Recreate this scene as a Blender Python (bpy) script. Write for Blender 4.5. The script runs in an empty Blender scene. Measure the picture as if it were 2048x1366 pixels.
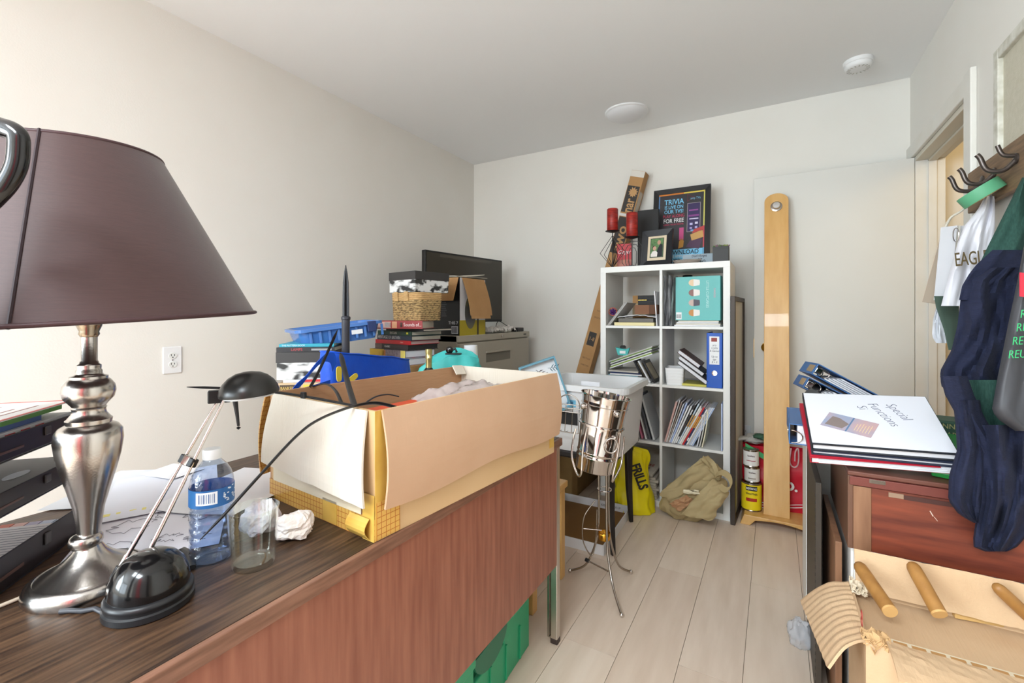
import bpy, math, random
from mathutils import Vector as V, Matrix as Mx, noise as NZ

sc = bpy.context.scene
COL = sc.collection
rnd = random.Random(7)

# ---------------------------------------------------------------- camera
F, CX, CY, H = 907.0, 1024.0, 630.0, 1.17        # focal length in pixels, principal column, horizon row, eye height
YAW = math.radians(30)
cam = bpy.data.objects.new('camera', bpy.data.cameras.new('camera'))
COL.objects.link(cam)
cam.location = (0, 0, H)
cam.rotation_euler = (math.pi/2, 0, YAW)
cam.data.sensor_width = 36
cam.data.lens = F/2048*36
cam.data.shift_y = -(683-CY)/2048
cam.data.clip_start = .02
sc.camera = cam

# ---------------------------------------------------------------- light
XL, XR, YB, YR, ZC = -2.337, .671, 3.363, -4.3, 2.52   # left, right, back, rear wall, ceiling
sc.view_settings.view_transform = 'Standard'
sc.view_settings.look = 'None'
sc.view_settings.gamma = 1
sc.view_settings.use_curve_mapping = False
sc.view_settings.exposure = 0.0
w = bpy.data.worlds.new('world'); sc.world = w; w.use_nodes = True
w.node_tree.nodes['Background'].inputs[0].default_value = (.62, .78, 1, 1)
w.node_tree.nodes['Background'].inputs[1].default_value = 1.0
WIN = (-2.27, -.75, .8, 2.35)                        # window in the rear wall: x0 x1 z0 z1
LWN = (-3.6, -1.7, .9, 2.25)                     # window in the left wall behind the camera: y0 y1 z0 z1
def area(name, loc, rot, sx, sy, energy, col):
    l = bpy.data.lights.new(name, 'AREA'); l.shape = 'RECTANGLE'; l.size = sx; l.size_y = sy
    l.energy = energy; l.color = col
    o = bpy.data.objects.new(name, l); COL.objects.link(o); o.location = loc; o.rotation_euler = rot
    return o
area('rear_window_daylight', ((WIN[0]+WIN[1])/2, YR+.002, (WIN[2]+WIN[3])/2), (math.pi/2, 0, 0), WIN[1]-WIN[0], WIN[3]-WIN[2], 70, (.79, .915, 1))
area('left_window_daylight', (XL+.002, (LWN[0]+LWN[1])/2, (LWN[2]+LWN[3])/2), (math.pi/2, 0, -math.pi/2), LWN[1]-LWN[0], LWN[3]-LWN[2], 205, (.79, .915, 1))
area('rear_fill', (-.35, -1.2, ZC-.06), (0, 0, 0), 1.2, .6, 96, (.82, .93, 1))        # fill light added unseen behind the camera to brighten floor and right side
hl = bpy.data.lights.new('hall_lamp', 'POINT'); hl.energy = 9; hl.color = (1, .82, .5); hl.shadow_soft_size = .12
ho = bpy.data.objects.new('hall_lamp', hl); COL.objects.link(ho); ho.location = (1.25, 2.2, 2.2)

# ---------------------------------------------------------------- pixel -> point helpers
S30, C30 = math.sin(YAW), math.cos(YAW)
def _d(u, v):
    a = (u-CX)/F
    return V((-S30+C30*a, C30+S30*a, (CY-v)/F))
def az(u, v, z): d = _d(u, v); return V((0, 0, H))+d*((z-H)/d.z)
def ay(u, v, y): d = _d(u, v); return V((0, 0, H))+d*(y/d.y)
def ax(u, v, x): d = _d(u, v); return V((0, 0, H))+d*(x/d.x)
def ad(u, v, t): return V((0, 0, H))+_d(u, v)*t

# ---------------------------------------------------------------- materials
def lin(c): return tuple(((x/255)/12.92 if x/255 <= .04045 else ((x/255+.055)/1.055)**2.4) for x in c[:3])+(1,)
MATS = {}
def mat(name, col, rough=.5, metal=0, col2=None, scale=8, amount=1, stretch=(1, 1, 1), bump=0, bscale=60, bstretch=None,
        trans=0, alpha=1, ior=1.45, coat=0, kind='noise', sheen=0, spec=None, emit=None, detail=3, contrast=(.3, .7), thin=False):
    if name in MATS: return MATS[name]
    m = bpy.data.materials.new(name); m.use_nodes = True; MATS[name] = m
    nt = m.node_tree; N = nt.nodes; L = nt.links; b = N['Principled BSDF']
    b.inputs['Base Color'].default_value = lin(col)
    b.inputs['Roughness'].default_value = rough
    b.inputs['Metallic'].default_value = metal
    b.inputs['IOR'].default_value = ior
    b.inputs['Transmission Weight'].default_value = trans
    b.inputs['Alpha'].default_value = alpha
    b.inputs['Coat Weight'].default_value = coat
    b.inputs['Sheen Weight'].default_value = sheen
    if spec is not None: b.inputs['Specular IOR Level'].default_value = spec
    if emit:
        b.inputs['Emission Color'].default_value = lin(emit[0]); b.inputs['Emission Strength'].default_value = emit[1]
    if col2 or bump:
        tc = N.new('ShaderNodeTexCoord')
    if col2:
        mp = N.new('ShaderNodeMapping'); mp.inputs['Scale'].default_value = stretch
        L.new(tc.outputs['Object'], mp.inputs[0])
        if kind == 'wave':
            t = N.new('ShaderNodeTexWave'); t.inputs['Scale'].default_value = scale
            t.inputs['Distortion'].default_value = 6; t.inputs['Detail'].default_value = 4; t.inputs['Detail Scale'].default_value = 1.6
            fac = t.outputs['Fac']
        elif kind == 'voronoi':
            t = N.new('ShaderNodeTexVoronoi'); t.inputs['Scale'].default_value = scale; fac = t.outputs['Distance']
        elif kind == 'checker':
            t = N.new('ShaderNodeTexBrick'); t.inputs['Scale'].default_value = scale
            t.inputs['Mortar Size'].default_value = .03; t.inputs['Brick Width'].default_value = .5; t.offset = 0
            t.inputs['Row Height'].default_value = .5; fac = t.outputs['Fac']
        else:
            t = N.new('ShaderNodeTexNoise'); t.inputs['Scale'].default_value = scale; t.inputs['Detail'].default_value = detail
            fac = t.outputs['Fac']
        if kind == 'checker':
            sp = N.new('ShaderNodeSeparateXYZ'); ad_ = N.new('ShaderNodeMath'); cb = N.new('ShaderNodeCombineXYZ')
            L.new(mp.outputs[0], sp.inputs[0]); L.new(sp.outputs[0], ad_.inputs[0]); L.new(sp.outputs[1], ad_.inputs[1])
            L.new(ad_.outputs[0], cb.inputs[0]); L.new(sp.outputs[2], cb.inputs[1]); L.new(cb.outputs[0], t.inputs['Vector'])
        else: L.new(mp.outputs[0], t.inputs['Vector'])
        r = N.new('ShaderNodeValToRGB')
        r.color_ramp.elements[0].position = contrast[0]; r.color_ramp.elements[1].position = contrast[1]
        r.color_ramp.elements[0].color = lin(col)
        c2 = lin(col2); c1 = lin(col)
        r.color_ramp.elements[1].color = tuple(c1[i]+(c2[i]-c1[i])*amount for i in range(3))+(1,)
        L.new(fac, r.inputs[0]); L.new(r.outputs[0], b.inputs['Base Color'])
    if bump:
        mp2 = N.new('ShaderNodeMapping'); mp2.inputs['Scale'].default_value = bstretch or stretch
        L.new(tc.outputs['Object'], mp2.inputs[0])
        t2 = N.new('ShaderNodeTexNoise'); t2.inputs['Scale'].default_value = bscale; t2.inputs['Detail'].default_value = 2
        L.new(mp2.outputs[0], t2.inputs['Vector'])
        bp = N.new('ShaderNodeBump'); bp.inputs['Strength'].default_value = bump; bp.inputs['Distance'].default_value = .01
        L.new(t2.outputs['Fac'], bp.inputs['Height']); L.new(bp.outputs[0], b.inputs['Normal'])
    return m
def thinglass(name, tint, ior=1.45, rough=.03, gloss=1.0, bump=0, bscale=20):
    if name in MATS: return MATS[name]
    m = bpy.data.materials.new(name); m.use_nodes = True; MATS[name] = m
    nt = m.node_tree; N = nt.nodes; L = nt.links; N.remove(N['Principled BSDF']); out = N['Material Output']
    tr = N.new('ShaderNodeBsdfTransparent'); tr.inputs[0].default_value = lin(tint)
    gl = N.new('ShaderNodeBsdfGlossy'); gl.inputs['Roughness'].default_value = rough; gl.inputs[0].default_value = (gloss, gloss, gloss, 1)
    fr = N.new('ShaderNodeLayerWeight'); pw = N.new('ShaderNodeMath'); pw.operation = 'POWER'; pw.inputs[1].default_value = 3.0
    ma = N.new('ShaderNodeMath'); ma.operation = 'MULTIPLY_ADD'; ma.inputs[1].default_value = .75*(ior-1)/.5; ma.inputs[2].default_value = .05
    L.new(fr.outputs['Facing'], pw.inputs[0]); L.new(pw.outputs[0], ma.inputs[0])
    mx = N.new('ShaderNodeMixShader'); L.new(ma.outputs[0], mx.inputs[0]); L.new(tr.outputs[0], mx.inputs[1]); L.new(gl.outputs[0], mx.inputs[2]); L.new(mx.outputs[0], out.inputs[0])
    if bump:
        tc = N.new('ShaderNodeTexCoord'); t2 = N.new('ShaderNodeTexNoise'); t2.inputs['Scale'].default_value = bscale; L.new(tc.outputs['Object'], t2.inputs['Vector'])
        bp = N.new('ShaderNodeBump'); bp.inputs['Strength'].default_value = bump; bp.inputs['Distance'].default_value = .01; L.new(t2.outputs['Fac'], bp.inputs['Height'])
        L.new(bp.outputs[0], gl.inputs['Normal'])
    return m
def plain(col, rough=.55, metal=0): return mat('paint_%d_%d_%d_%d_%d' % (*col, rough*100, metal*100), col, rough, metal)

WALL = mat('wall_paint', (238, 235, 228), .75, col2=(236, 232, 224), scale=3, bump=.04, bscale=180)
CEIL = mat('ceiling_paint', (248, 248, 248), .85, bump=.03, bscale=160)
TRIM = mat('trim_paint', (233, 231, 225), .4, col2=(226, 222, 212), scale=6)
DOORW = mat('door_paint', (226, 225, 220), .45, col2=(221, 220, 214), scale=2)
PLANK = mat('floor_plank', (228, 209, 191), .36, col2=(214, 193, 173), scale=3, stretch=(7, 1, 1), detail=5)
PLANK2 = mat('floor_plank_light', (231, 213, 195), .36, col2=(219, 199, 179), scale=3, stretch=(7, 1, 1), detail=5)
PLANK3 = mat('floor_plank_warm', (223, 203, 184), .36, col2=(211, 189, 169), scale=3, stretch=(7, 1, 1), detail=5)
GROOVE = plain((120, 98, 80), .8)
WALNUT = mat('desk_walnut', (50, 35, 26), .42, col2=(98, 72, 52), scale=5, stretch=(26, 1.6, 8), detail=7, contrast=(.36, .7))
VENEER = mat('desk_veneer', (132, 78, 60), .38, col2=(158, 102, 80), scale=5, stretch=(10, 12, .9), detail=6, contrast=(.32, .7))
EDGEW = mat('desk_edge', (106, 72, 54), .45, col2=(140, 100, 80), scale=6, stretch=(20, 2, 20), detail=4)
CARD = mat('cardboard', (184, 140, 102), .85, col2=(198, 156, 118), scale=4, detail=5, bump=.1, bscale=40, bstretch=(.4, .4, 4))
CARDP = mat('cardboard_pale', (198, 160, 128), .85, col2=(206, 169, 138), scale=5, detail=4, bump=.03, bscale=46, bstretch=(3, 3, .15))
CARDIN = mat('cardboard_lining', (226, 218, 204), .85, col2=(218, 208, 192), scale=5, bump=.14, bscale=60, bstretch=(3, 3, .2))
CARDY = mat('cardboard_yellow', (206, 170, 124), .7, col2=(212, 178, 134), scale=5)
CARDD = mat('cardboard_kraft', (176, 132, 84), .85, col2=(190, 146, 98), scale=6, bump=.08, bscale=60)
TAPE = mat('packing_tape', (222, 184, 92), .28, col2=(206, 160, 70), scale=14, coat=.3)
TAPEG = mat('grid_tape', (216, 170, 88), .3, col2=(176, 100, 34), scale=44, kind='checker', contrast=(.4, .6), coat=.3)
TAPEC = mat('clear_tape', (228, 216, 190), .2, coat=.5)
STEEL = mat('brushed_steel', (196, 190, 184), .24, 1, bump=.02, bscale=300)
CHROME = mat('chrome', (214, 208, 204), .07, 1)
DKCHROME = mat('dull_chrome', (168, 160, 152), .22, 1)
BRASS = mat('brass', (214, 160, 60), .25, 1)
GLASS = thinglass('clear_glass', (252, 254, 252), 1.5)
BLUEPET = thinglass('blue_bottle_plastic', (226, 236, 250), 1.6, .06, bump=.3, bscale=60)
CLEARP = mat('clear_plastic', (232, 230, 230), .2, trans=.35, alpha=.5, ior=1.2, bump=.3, bscale=20)
SHADE = mat('shade_fabric', (60, 34, 32), .55, col2=(68, 41, 38), scale=40, stretch=(1, 1, 20), sheen=.35, bump=.05, bscale=300, bstretch=(.3, .3, 4))
BLACKP = mat('black_plastic', (24, 24, 26), .38)
BLACKG = mat('black_gloss', (16, 15, 16), .16, coat=.3)
BLACKM = mat('black_matt', (30, 29, 29), .6)
DGREY = plain((64, 63, 62), .5)
WHITEP = mat('white_plastic', (240, 240, 240), .4)
PAPER = mat('paper', (238, 237, 240), .7, col2=(230, 229, 232), scale=5)
PAPER2 = mat('paper_cream', (232, 226, 212), .7)
PAGES = mat('book_pages', (216, 206, 190), .8, col2=(196, 184, 166), scale=30, stretch=(.3, .3, 40))
PAGESW = mat('white_pages', (236, 235, 238), .8, col2=(212, 212, 218), scale=24, stretch=(.3, .3, 30))
KWHITE = mat('cube_shelf_white', (240, 239, 235), .4)
BEIGEM = mat('cabinet_beige', (172, 164, 148), .42)
MAHOG = mat('mahogany', (92, 42, 32), .4, col2=(138, 68, 46), scale=4, stretch=(1.2, 10, 12), detail=5, contrast=(.3, .72))
BROWNW = mat('brown_wood', (122, 84, 60), .5, col2=(146, 106, 78), scale=5, stretch=(9, 9, 1), detail=5)
PINE = mat('varnished_birch', (210, 160, 92), .36, col2=(224, 180, 114), scale=4, stretch=(6, 6, .7), detail=6, coat=.2)
BAMBOO = mat('bamboo_stick', (172, 124, 66), .45, col2=(150, 104, 54), scale=6, stretch=(6, 6, 1))
STRIPW = mat('pine_strip', (212, 172, 110), .5, col2=(190, 146, 86), scale=8, stretch=(1, 8, 8))
OAKD = mat('weathered_oak', (104, 82, 62), .6, col2=(140, 112, 84), scale=7, stretch=(10, 1.2, 14), detail=5)
NAVY = mat('navy_knit', (20, 25, 48), .9, col2=(25, 31, 57), scale=60, stretch=(1, 1, 5), bump=.15, bscale=260, bstretch=(.6, .6, 2))
GREENK = mat('green_knit', (34, 66, 58), .9, col2=(46, 82, 72), scale=70, stretch=(4, 4, 1), bump=.15, bscale=260, bstretch=(2, 2, .5))
KHAKI = mat('khaki_canvas', (170, 150, 108), .85, col2=(182, 163, 122), scale=8, bump=.1, bscale=160)
YELBAG = mat('yellow_bag', (240, 222, 20), .35, bump=.1, bscale=14)
BLUEBAG = mat('blue_bag', (14, 84, 204), .45, col2=(10, 70, 184), scale=9, bump=.15, bscale=30)
TEALBAG = mat('teal_bag', (70, 190, 186), .5, col2=(86, 204, 198), scale=7, bump=.12, bscale=24)
REDBAG = mat('red_bag', (206, 24, 50), .4, bump=.12, bscale=18)
BLUEPL = mat('blue_tray_plastic', (84, 134, 206), .25, trans=.15, coat=.2)
GREENPL = mat('green_crate_plastic', (44, 158, 112), .4)
REDWAX = mat('red_wax', (120, 20, 18), .4, col2=(186, 50, 38), scale=22, stretch=(1, 1, 4), detail=5)
BW = mat('monochrome_print', (52, 52, 52), .4, col2=(232, 232, 230), scale=11, stretch=(1, 1.6, 2.4), detail=2, contrast=(.42, .52))
RAFFIA = mat('raffia', (196, 164, 112), .85, col2=(120, 98, 66), scale=60, stretch=(1, 1, 3), kind='noise', bump=.6, bscale=130, contrast=(.45, .62))
RAFFL = mat('raffia_light', (214, 176, 122), .85, col2=(190, 150, 98), scale=60, stretch=(1, 1, 4), bump=.4, bscale=130)

# ---------------------------------------------------------------- mesh builder
class MB:
    def __init__(s): s.v = []; s.f = []
    def add(s, vs, fs, m=None):
        o = len(s.v)
        s.v += [tuple(m @ V(p)) if m else tuple(p) for p in vs]
        s.f += [tuple(i+o for i in f) for f in fs]
        return s
    def box(s, x0, x1, y0, y1, z0, z1, m=None):
        vs = [(x, y, z) for z in (z0, z1) for y in (y0, y1) for x in (x0, x1)]
        return s.add(vs, [(0, 2, 3, 1), (4, 5, 7, 6), (0, 1, 5, 4), (2, 6, 7, 3), (0, 4, 6, 2), (1, 3, 7, 5)], m)
    def tube(s, pts, r, n=10, closed=False, caps=True, flat=None):
        pts = [V(p) for p in pts]; k = len(pts); vs = []; fs = []; prev = None
        for i, p in enumerate(pts):
            a = pts[(i-1) % k] if (closed or i) else p
            b = pts[(i+1) % k] if (closed or i < k-1) else p
            t = (b-a).normalized()
            if prev is None:
                up = V((0, 0, 1)) if abs(t.z) < .9 else V((1, 0, 0))
                x = t.cross(up).normalized()
            else:
                x = (prev-t*prev.dot(t)).normalized()
            prev = x; y = t.cross(x)
            ri = r[i] if isinstance(r, (list, tuple)) else r
            for j in range(n):
                an = 2*math.pi*j/n
                vs.append(p+x*(math.cos(an)*ri)+y*(math.sin(an)*ri*(flat or 1)))
        for i in range(k if closed else k-1):
            for j in range(n):
                a = i*n+j; b = i*n+(j+1) % n; c = ((i+1) % k)*n+(j+1) % n; d = ((i+1) % k)*n+j
                fs.append((a, b, c, d))
        if caps and not closed:
            fs.append(tuple(reversed(range(n)))); fs.append(tuple(range((k-1)*n, k*n)))
        return s.add(vs, fs)
    def lathe(s, prof, n=32, m=None, cap=True):
        vs = []; fs = []
        for r, z in prof:
            for j in range(n):
                a = 2*math.pi*j/n; vs.append((r*math.cos(a), r*math.sin(a), z))
        k = len(prof)
        for i in range(k-1):
            for j in range(n):
                fs.append((i*n+j, i*n+(j+1) % n, (i+1)*n+(j+1) % n, (i+1)*n+j))
        if cap:
            fs.append(tuple(reversed(range(n)))); fs.append(tuple(range((k-1)*n, k*n)))
        return s.add(vs, fs, m)
    def prism(s, poly, z0, z1, m=None):
        n = len(poly)
        vs = [(x, y, z0) for x, y in poly]+[(x, y, z1) for x, y in poly]
        fs = [tuple(reversed(range(n))), tuple(range(n, 2*n))]+[(i, (i+1) % n, n+(i+1) % n, n+i) for i in range(n)]
        return s.add(vs, fs, m)
    def grid(s, fn, nu, nv, m=None, wrap=False):
        vs = [fn(i/nu, j/nv) for j in range(nv+1) for i in range(nu+(0 if wrap else 1))]
        w = nu if wrap else nu+1
        fs = [(j*w+i, j*w+(i+1) % w, (j+1)*w+(i+1) % w, (j+1)*w+i) for j in range(nv) for i in range(nu)]
        return s.add(vs, fs, m)
    def build(s, name, material, parent=None, bevel=0, smooth=False, solid=0, sub=0, seg=2, off=0, loc=None, rot=None):
        me = bpy.data.meshes.new(name); me.from_pydata(s.v, [], s.f); me.update()
        me.materials.append(material)
        if smooth: me.polygons.foreach_set('use_smooth', [True]*len(me.polygons))
        o = bpy.data.objects.new(name, me); COL.objects.link(o)
        if parent: o.parent = parent
        if loc is not None: o.location = loc
        if rot is not None: o.rotation_euler = rot
        if solid:
            md = o.modifiers.new('solid', 'SOLIDIFY'); md.thickness = solid; md.offset = off
        if bevel:
            md = o.modifiers.new('bevel', 'BEVEL'); md.width = bevel; md.segments = seg; md.limit_method = 'ANGLE'
        if sub:
            md = o.modifiers.new('sub', 'SUBSURF'); md.levels = sub; md.render_levels = sub
        if smooth: 
            md = o.modifiers.new('edge', 'EDGE_SPLIT'); md.split_angle = math.radians(50)
        return o
def box(name, m, par, x0, x1, y0, y1, z0, z1, bevel=0, mx=None, **k):
    return MB().box(x0, x1, y0, y1, z0, z1, mx).build(name, m, par, bevel, **k)
def frame(o, xd, yd):
    xd = V(xd).normalized(); yd = V(yd); yd = (yd-xd*yd.dot(xd)).normalized(); zd = xd.cross(yd)
    return Mx((xd, yd, zd)).transposed().to_4x4().copy() if False else Mx.Translation(V(o)) @ Mx((xd, yd, zd)).transposed().to_4x4()
def tag(o, label, cat, group=None, kind=None):
    o['label'] = label; o['category'] = cat
    if group: o['group'] = group
    if kind: o['kind'] = kind
    return o
def thing(name, label, cat, loc=(0, 0, 0), rz=0, group=None, mx=None):
    o = bpy.data.objects.new(name, None); COL.objects.link(o); o.empty_display_size = .05
    if mx is not None: o.matrix_world = mx
    else: o.location = loc; o.rotation_euler = (0, 0, math.radians(rz))
    return tag(o, label, cat, group)
def struct(o): o['kind'] = 'structure'; return o
TEXTS = []
def text(name, body, size, m, par, mx, sx=1, ext=.0004, align='LEFT', bold=0, shear=0):
    TEXTS.append((name, body, size, m, par, mx, sx, ext, align, bold, shear))
def fbm(p, s=1): return NZ.noise(V(p)*s)
def rot(ax_, deg): return Mx.Rotation(math.radians(deg), 4, ax_)
def T(x, y, z): return Mx.Translation((x, y, z))
def copytree(o, parent=None):
    c = o.copy(); COL.objects.link(c); c.parent = parent
    for ch in list(o.children): copytree(ch, c)
    return c

# ---------------------------------------------------------------- room
fl = struct(box('floor', GROOVE, None, XL-.1, XR+1.5, YR-.1, YB+.1, -.1, -.004))
pm = [PLANK, PLANK2, PLANK3]
PW, PL = .19, 1.22
xx = -.657-PW*9
meshes = {}
row = 0
while xx < XR:
    x0, x1 = max(xx, XL), min(xx+PW, XR)
    if x1-x0 > .01:
        yy = YR-((row*.47) % 1)*PL
        while yy < YB:
            y0, y1 = max(yy, YR), min(yy+PL, YB)
            if y1-y0 > .02:
                k = (round(x1-x0, 3), round(y1-y0, 3), rnd.randrange(3))
                if k not in meshes:
                    o = MB().box(.0008, k[0]-.0008, .0008, k[1]-.0008, -.0039, 0).build('plank', pm[k[2]], fl)
                    meshes[k] = o.data
                else:
                    o = bpy.data.objects.new('plank', meshes[k]); COL.objects.link(o); o.parent = fl
                o.location = (x0, y0, 0)
            yy += PL
    xx += PW; row += 1
struct(box('ceiling', CEIL, None, XL-.1, XR+1.5, YR-.1, YB+.1, ZC, ZC+.1))
mwl = MB().box(XL-.1, XL, LWN[1], YB+.1, 0, ZC).box(XL-.1, XL, YR-.1, LWN[0], 0, ZC).box(XL-.1, XL, LWN[0], LWN[1], 0, LWN[2]).box(XL-.1, XL, LWN[0], LWN[1], LWN[3], ZC)
struct(mwl.build('wall_left', WALL))
struct(box('wall_back', WALL, None, XL, XR+1.5, YB, YB+.1, 0, ZC))
DY1 = 3.246; DY0 = ax(1940, 300, XR).y; DZ = 2.035; WT = .12
mw = MB().box(XR, XR+WT, DY1+.03, YB, 0, ZC).box(XR, XR+WT, YR-.1, DY0, 0, ZC).box(XR, XR+WT, DY0, DY1+.03, DZ, ZC)
struct(mw.build('wall_right', WALL))
HALL = mat('hall_paint', (236, 206, 140), .7)
struct(box('wall_hall', HALL, None, XR+1.0, XR+1.1, YR, YB, 0, ZC))
struct(box('wall_hall_end', HALL, None, XR+WT, XR+1.0, .9, 1.0, 0, ZC))
mr = MB().box(XL, WIN[0], YR-.1, YR, 0, ZC).box(WIN[1], XR, YR-.1, YR, 0, ZC).box(WIN[0], WIN[1], YR-.1, YR, 0, WIN[2]).box(WIN[0], WIN[1], YR-.1, YR, WIN[3], ZC)
struct(mr.build('wall_rear', WALL))
wf = MB()
for a, b in ((WIN[0]-.06, WIN[0]), (WIN[1], WIN[1]+.06), ((WIN[0]+WIN[1])/2-.03, (WIN[0]+WIN[1])/2+.03)): wf.box(a, b, YR, YR+.03, WIN[2]-.06, WIN[3]+.06)
wf.box(WIN[0], WIN[1], YR, YR+.03, WIN[3], WIN[3]+.06).box(WIN[0], WIN[1], YR, YR+.06, WIN[2]-.06, WIN[2])
struct(wf.build('window_1', TRIM, None, .004))
wf = MB()
for a, b in ((LWN[0]-.06, LWN[0]), (LWN[1], LWN[1]+.06), ((LWN[0]+LWN[1])/2-.03, (LWN[0]+LWN[1])/2+.03)): wf.box(XL, XL+.03, a, b, LWN[2]-.06, LWN[3]+.06)
wf.box(XL, XL+.03, LWN[0], LWN[1], LWN[3], LWN[3]+.06).box(XL, XL+.06, LWN[0], LWN[1], LWN[2]-.06, LWN[2])
struct(wf.build('window_2', TRIM, None, .004))
# doorway lining and casing on the right wall
j = MB().box(XR-.002, XR+WT+.002, DY1+.0, DY1+.03, 0, DZ).box(XR+.05, XR+.085, DY1-.012, DY1, 0, DZ).box(XR-.002, XR+WT+.002, DY0-.02, DY0, 0, DZ)
struct(j.build('trim_1', TRIM, None, .002))
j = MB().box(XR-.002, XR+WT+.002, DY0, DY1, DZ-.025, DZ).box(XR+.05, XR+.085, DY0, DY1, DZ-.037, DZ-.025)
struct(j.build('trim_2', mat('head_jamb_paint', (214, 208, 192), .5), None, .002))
struct(MB().box(XR-.02, XR, DY0-.075, DY0, 0, DZ+.085).build('trim_3', TRIM, None, .004))
struct(MB().box(XR-.018, XR, DY0, YB-.002, DZ, DZ+.075).build('trim_4', TRIM, None, .004))
struct(MB().box(XR-.018, XR, DY1+.03, DY1+.1, 0, DZ).build('trim_5', TRIM, None, .004))
# the open door slab lying back along the back wall
dx0 = ay(1508, 400, DY1).x
dr = struct(box('door_1', DOORW, None, dx0, XR-.004, DY1, DY1+.035, .012, 2.03, .002))
kn = MB(); kn.lathe([(.03, 0), (.03, .006), (.012, .01), (.011, .03), (.026, .036), (.03, .05), (.024, .06), (.008, .064)], 24, T(dx0+.07, DY1, .97) @ rot('X', 90))
kn.build('door_knob', BRASS, dr, smooth=True)
MB().box(dx0-.0015, dx0, DY1+.006, DY1+.029, .9, 1.02).build('latch_plate', BRASS, dr)

# ceiling fittings
p = az(1253, 224, ZC); p.z = ZC
t = thing('ceiling_light', 'shallow round white dome light on the ceiling', 'ceiling light', p)
MB().lathe([(.135, -.012), (.14, -.008), (.14, 0)], 48).build('rim', WHITEP, t, smooth=True)
MB().lathe([(.001, -.052), (.05, -.049), (.09, -.041), (.118, -.028), (.13, -.012)], 48).build('dome', mat('opal_dome', (232, 232, 234), .35), t, smooth=True)
p = az(1716, 122, ZC); p.z = ZC
t = thing('smoke_detector', 'small round white smoke detector on the ceiling above the door', 'smoke detector', p)
MB().lathe([(.064, -.02), (.066, -.018), (.066, 0)], 40).build('base', WHITEP, t, smooth=True)
MB().lathe([(.02, -.046), (.045, -.045), (.057, -.04), (.061, -.03), (.061, -.02)], 40).build('cover', WHITEP, t, smooth=True)
g = MB()
for k in range(16): g.box(.035, .05, -.0025, .0025, -.0462, -.044, rot('Z', k*22.5))
g.build('vent_slots', plain((190, 188, 182)), t)

def outlet(label, mx):
    t = thing('wall_outlet', label, 'outlet', mx=mx)
    box('cover_plate', WHITEP, t, -.037, .037, -.06, .06, 0, .006, .003)
    for s in (-1, 1):
        MB().prism([(.017*math.cos(a)*1, s*.0195+.014*math.sin(a)) for a in [k*.3142 for k in range(20)]], .006, .0085).build('socket', plain((232, 232, 228), .35), t, .0008)
        q = MB().box(-.0075, -.005, s*.0195-.001, s*.0195+.008, .0083, .0089).box(.005, .0075, s*.0195-.001, s*.0195+.007, .0083, .0089)
        q.lathe([(.0025, .0083), (.0025, .0089)], 10, T(0, s*.0195-.007, 0)); q.build('slots', BLACKM, t)
    MB().lathe([(.003, .006), (.003, .0072)], 12).build('screw', DKCHROME, t)
outlet('white duplex wall outlet above the desk by the lamp', frame(ax(344, 720, XL), (0, 1, 0), (0, 0, 1)))
outlet('white wall outlet low behind the leaning dark frame', frame(ay(1489, 868, YB), (1, 0, 0), (0, 0, 1)))
# ================================================================ desk
DX0, DX1, DYN, DYF, DT = -1.416, -.657, -.06, 1.50, .73
t = thing('desk', 'long walnut-top desk with a reddish wood veneer front panel and steel legs', 'desk', (0, 0, 0))
box('desk_top', WALNUT, t, DX0, DX1-.012, DYN, DYF, DT-.026, DT, .001)
box('front_edging', EDGEW, t, DX1-.012, DX1, DYN, DYF, DT-.027, DT-.0005, .0015)
box('modesty_panel', VENEER, t, DX1-.026, DX1-.006, DYN+.03, DYF-.035, .286, DT-.026, .001)
for x in (DX0+.03, DX1-.02):
    for y in (DYN+.02, DYF-.018):
        l = MB().box(x-.013, x+.013, y-.013, y+.013, .012, DT-.027).build('leg', mat('leg_steel', (206, 200, 192), .3, 1), t, .003)
        MB().box(x-.014, x+.014, y-.014, y+.014, 0, .02).build('foot_cap', plain((58, 46, 42)), l, .003)
MB().box(DX1-.045, DX1-.037, DYF-.032, DYF-.005, .02, .33).build('leg_bracket', DKCHROME, t, .001)
NK = az(497, 1262, DT).y
MB().prism([(-.006, -.004), (.002, -.006), (.009, .001), (.004, .006), (-.005, .004)], 0, .0012, frame(ax(500, 1262, DX1-.006), (0, 1, 0), (0, 0, 1))).build('chip_mark', plain((46, 26, 20), .8), t)

# green crate under the desk
t = thing('storage_crate', 'green plastic crate with a cut-out handle under the desk', 'crate', (-.95, 1.13, 0), 3)
g = MB()
g.box(-.2, .2, -.26, .26, .004, .02)
for (x0, x1, y0, y1) in ((-.215, -.2, -.28, .28), (-.2, .2, -.28, -.265), (-.2, .2, .265, .28)): g.box(x0, x1, y0, y1, 0, .24)
g.box(.2, .215, -.28, -.09, 0, .24).box(.2, .215, .09, .28, 0, .24).box(.2, .215, -.09, .09, 0, .13)
g.build('body', GREENPL, t, .004)
g = MB().box(.2, .235, -.3, -.11, .2, .26).box(.2, .235, .11, .3, .2, .26).box(-.235, -.2, -.3, .3, .2, .26).box(-.2, .2, -.3, -.265, .2, .26).box(-.2, .2, .265, .3, .2, .26)
g.build('rim', GREENPL, t, .004)
MB().prism([(math.cos(a)*.1, .2+math.sin(a)*.075) for a in [math.pi+k*math.pi/14 for k in range(15)]], .0155, .022, frame((.2, 0, 0), (0, 1, 0), (0, 0, 1))).build('handle_recess', plain((28, 108, 80), .4), t)
for k in range(-2, 3):
    box('rib', GREENPL, t, .215, .221, k*.1-.004, k*.1+.004, .01, .12, .001)
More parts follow.
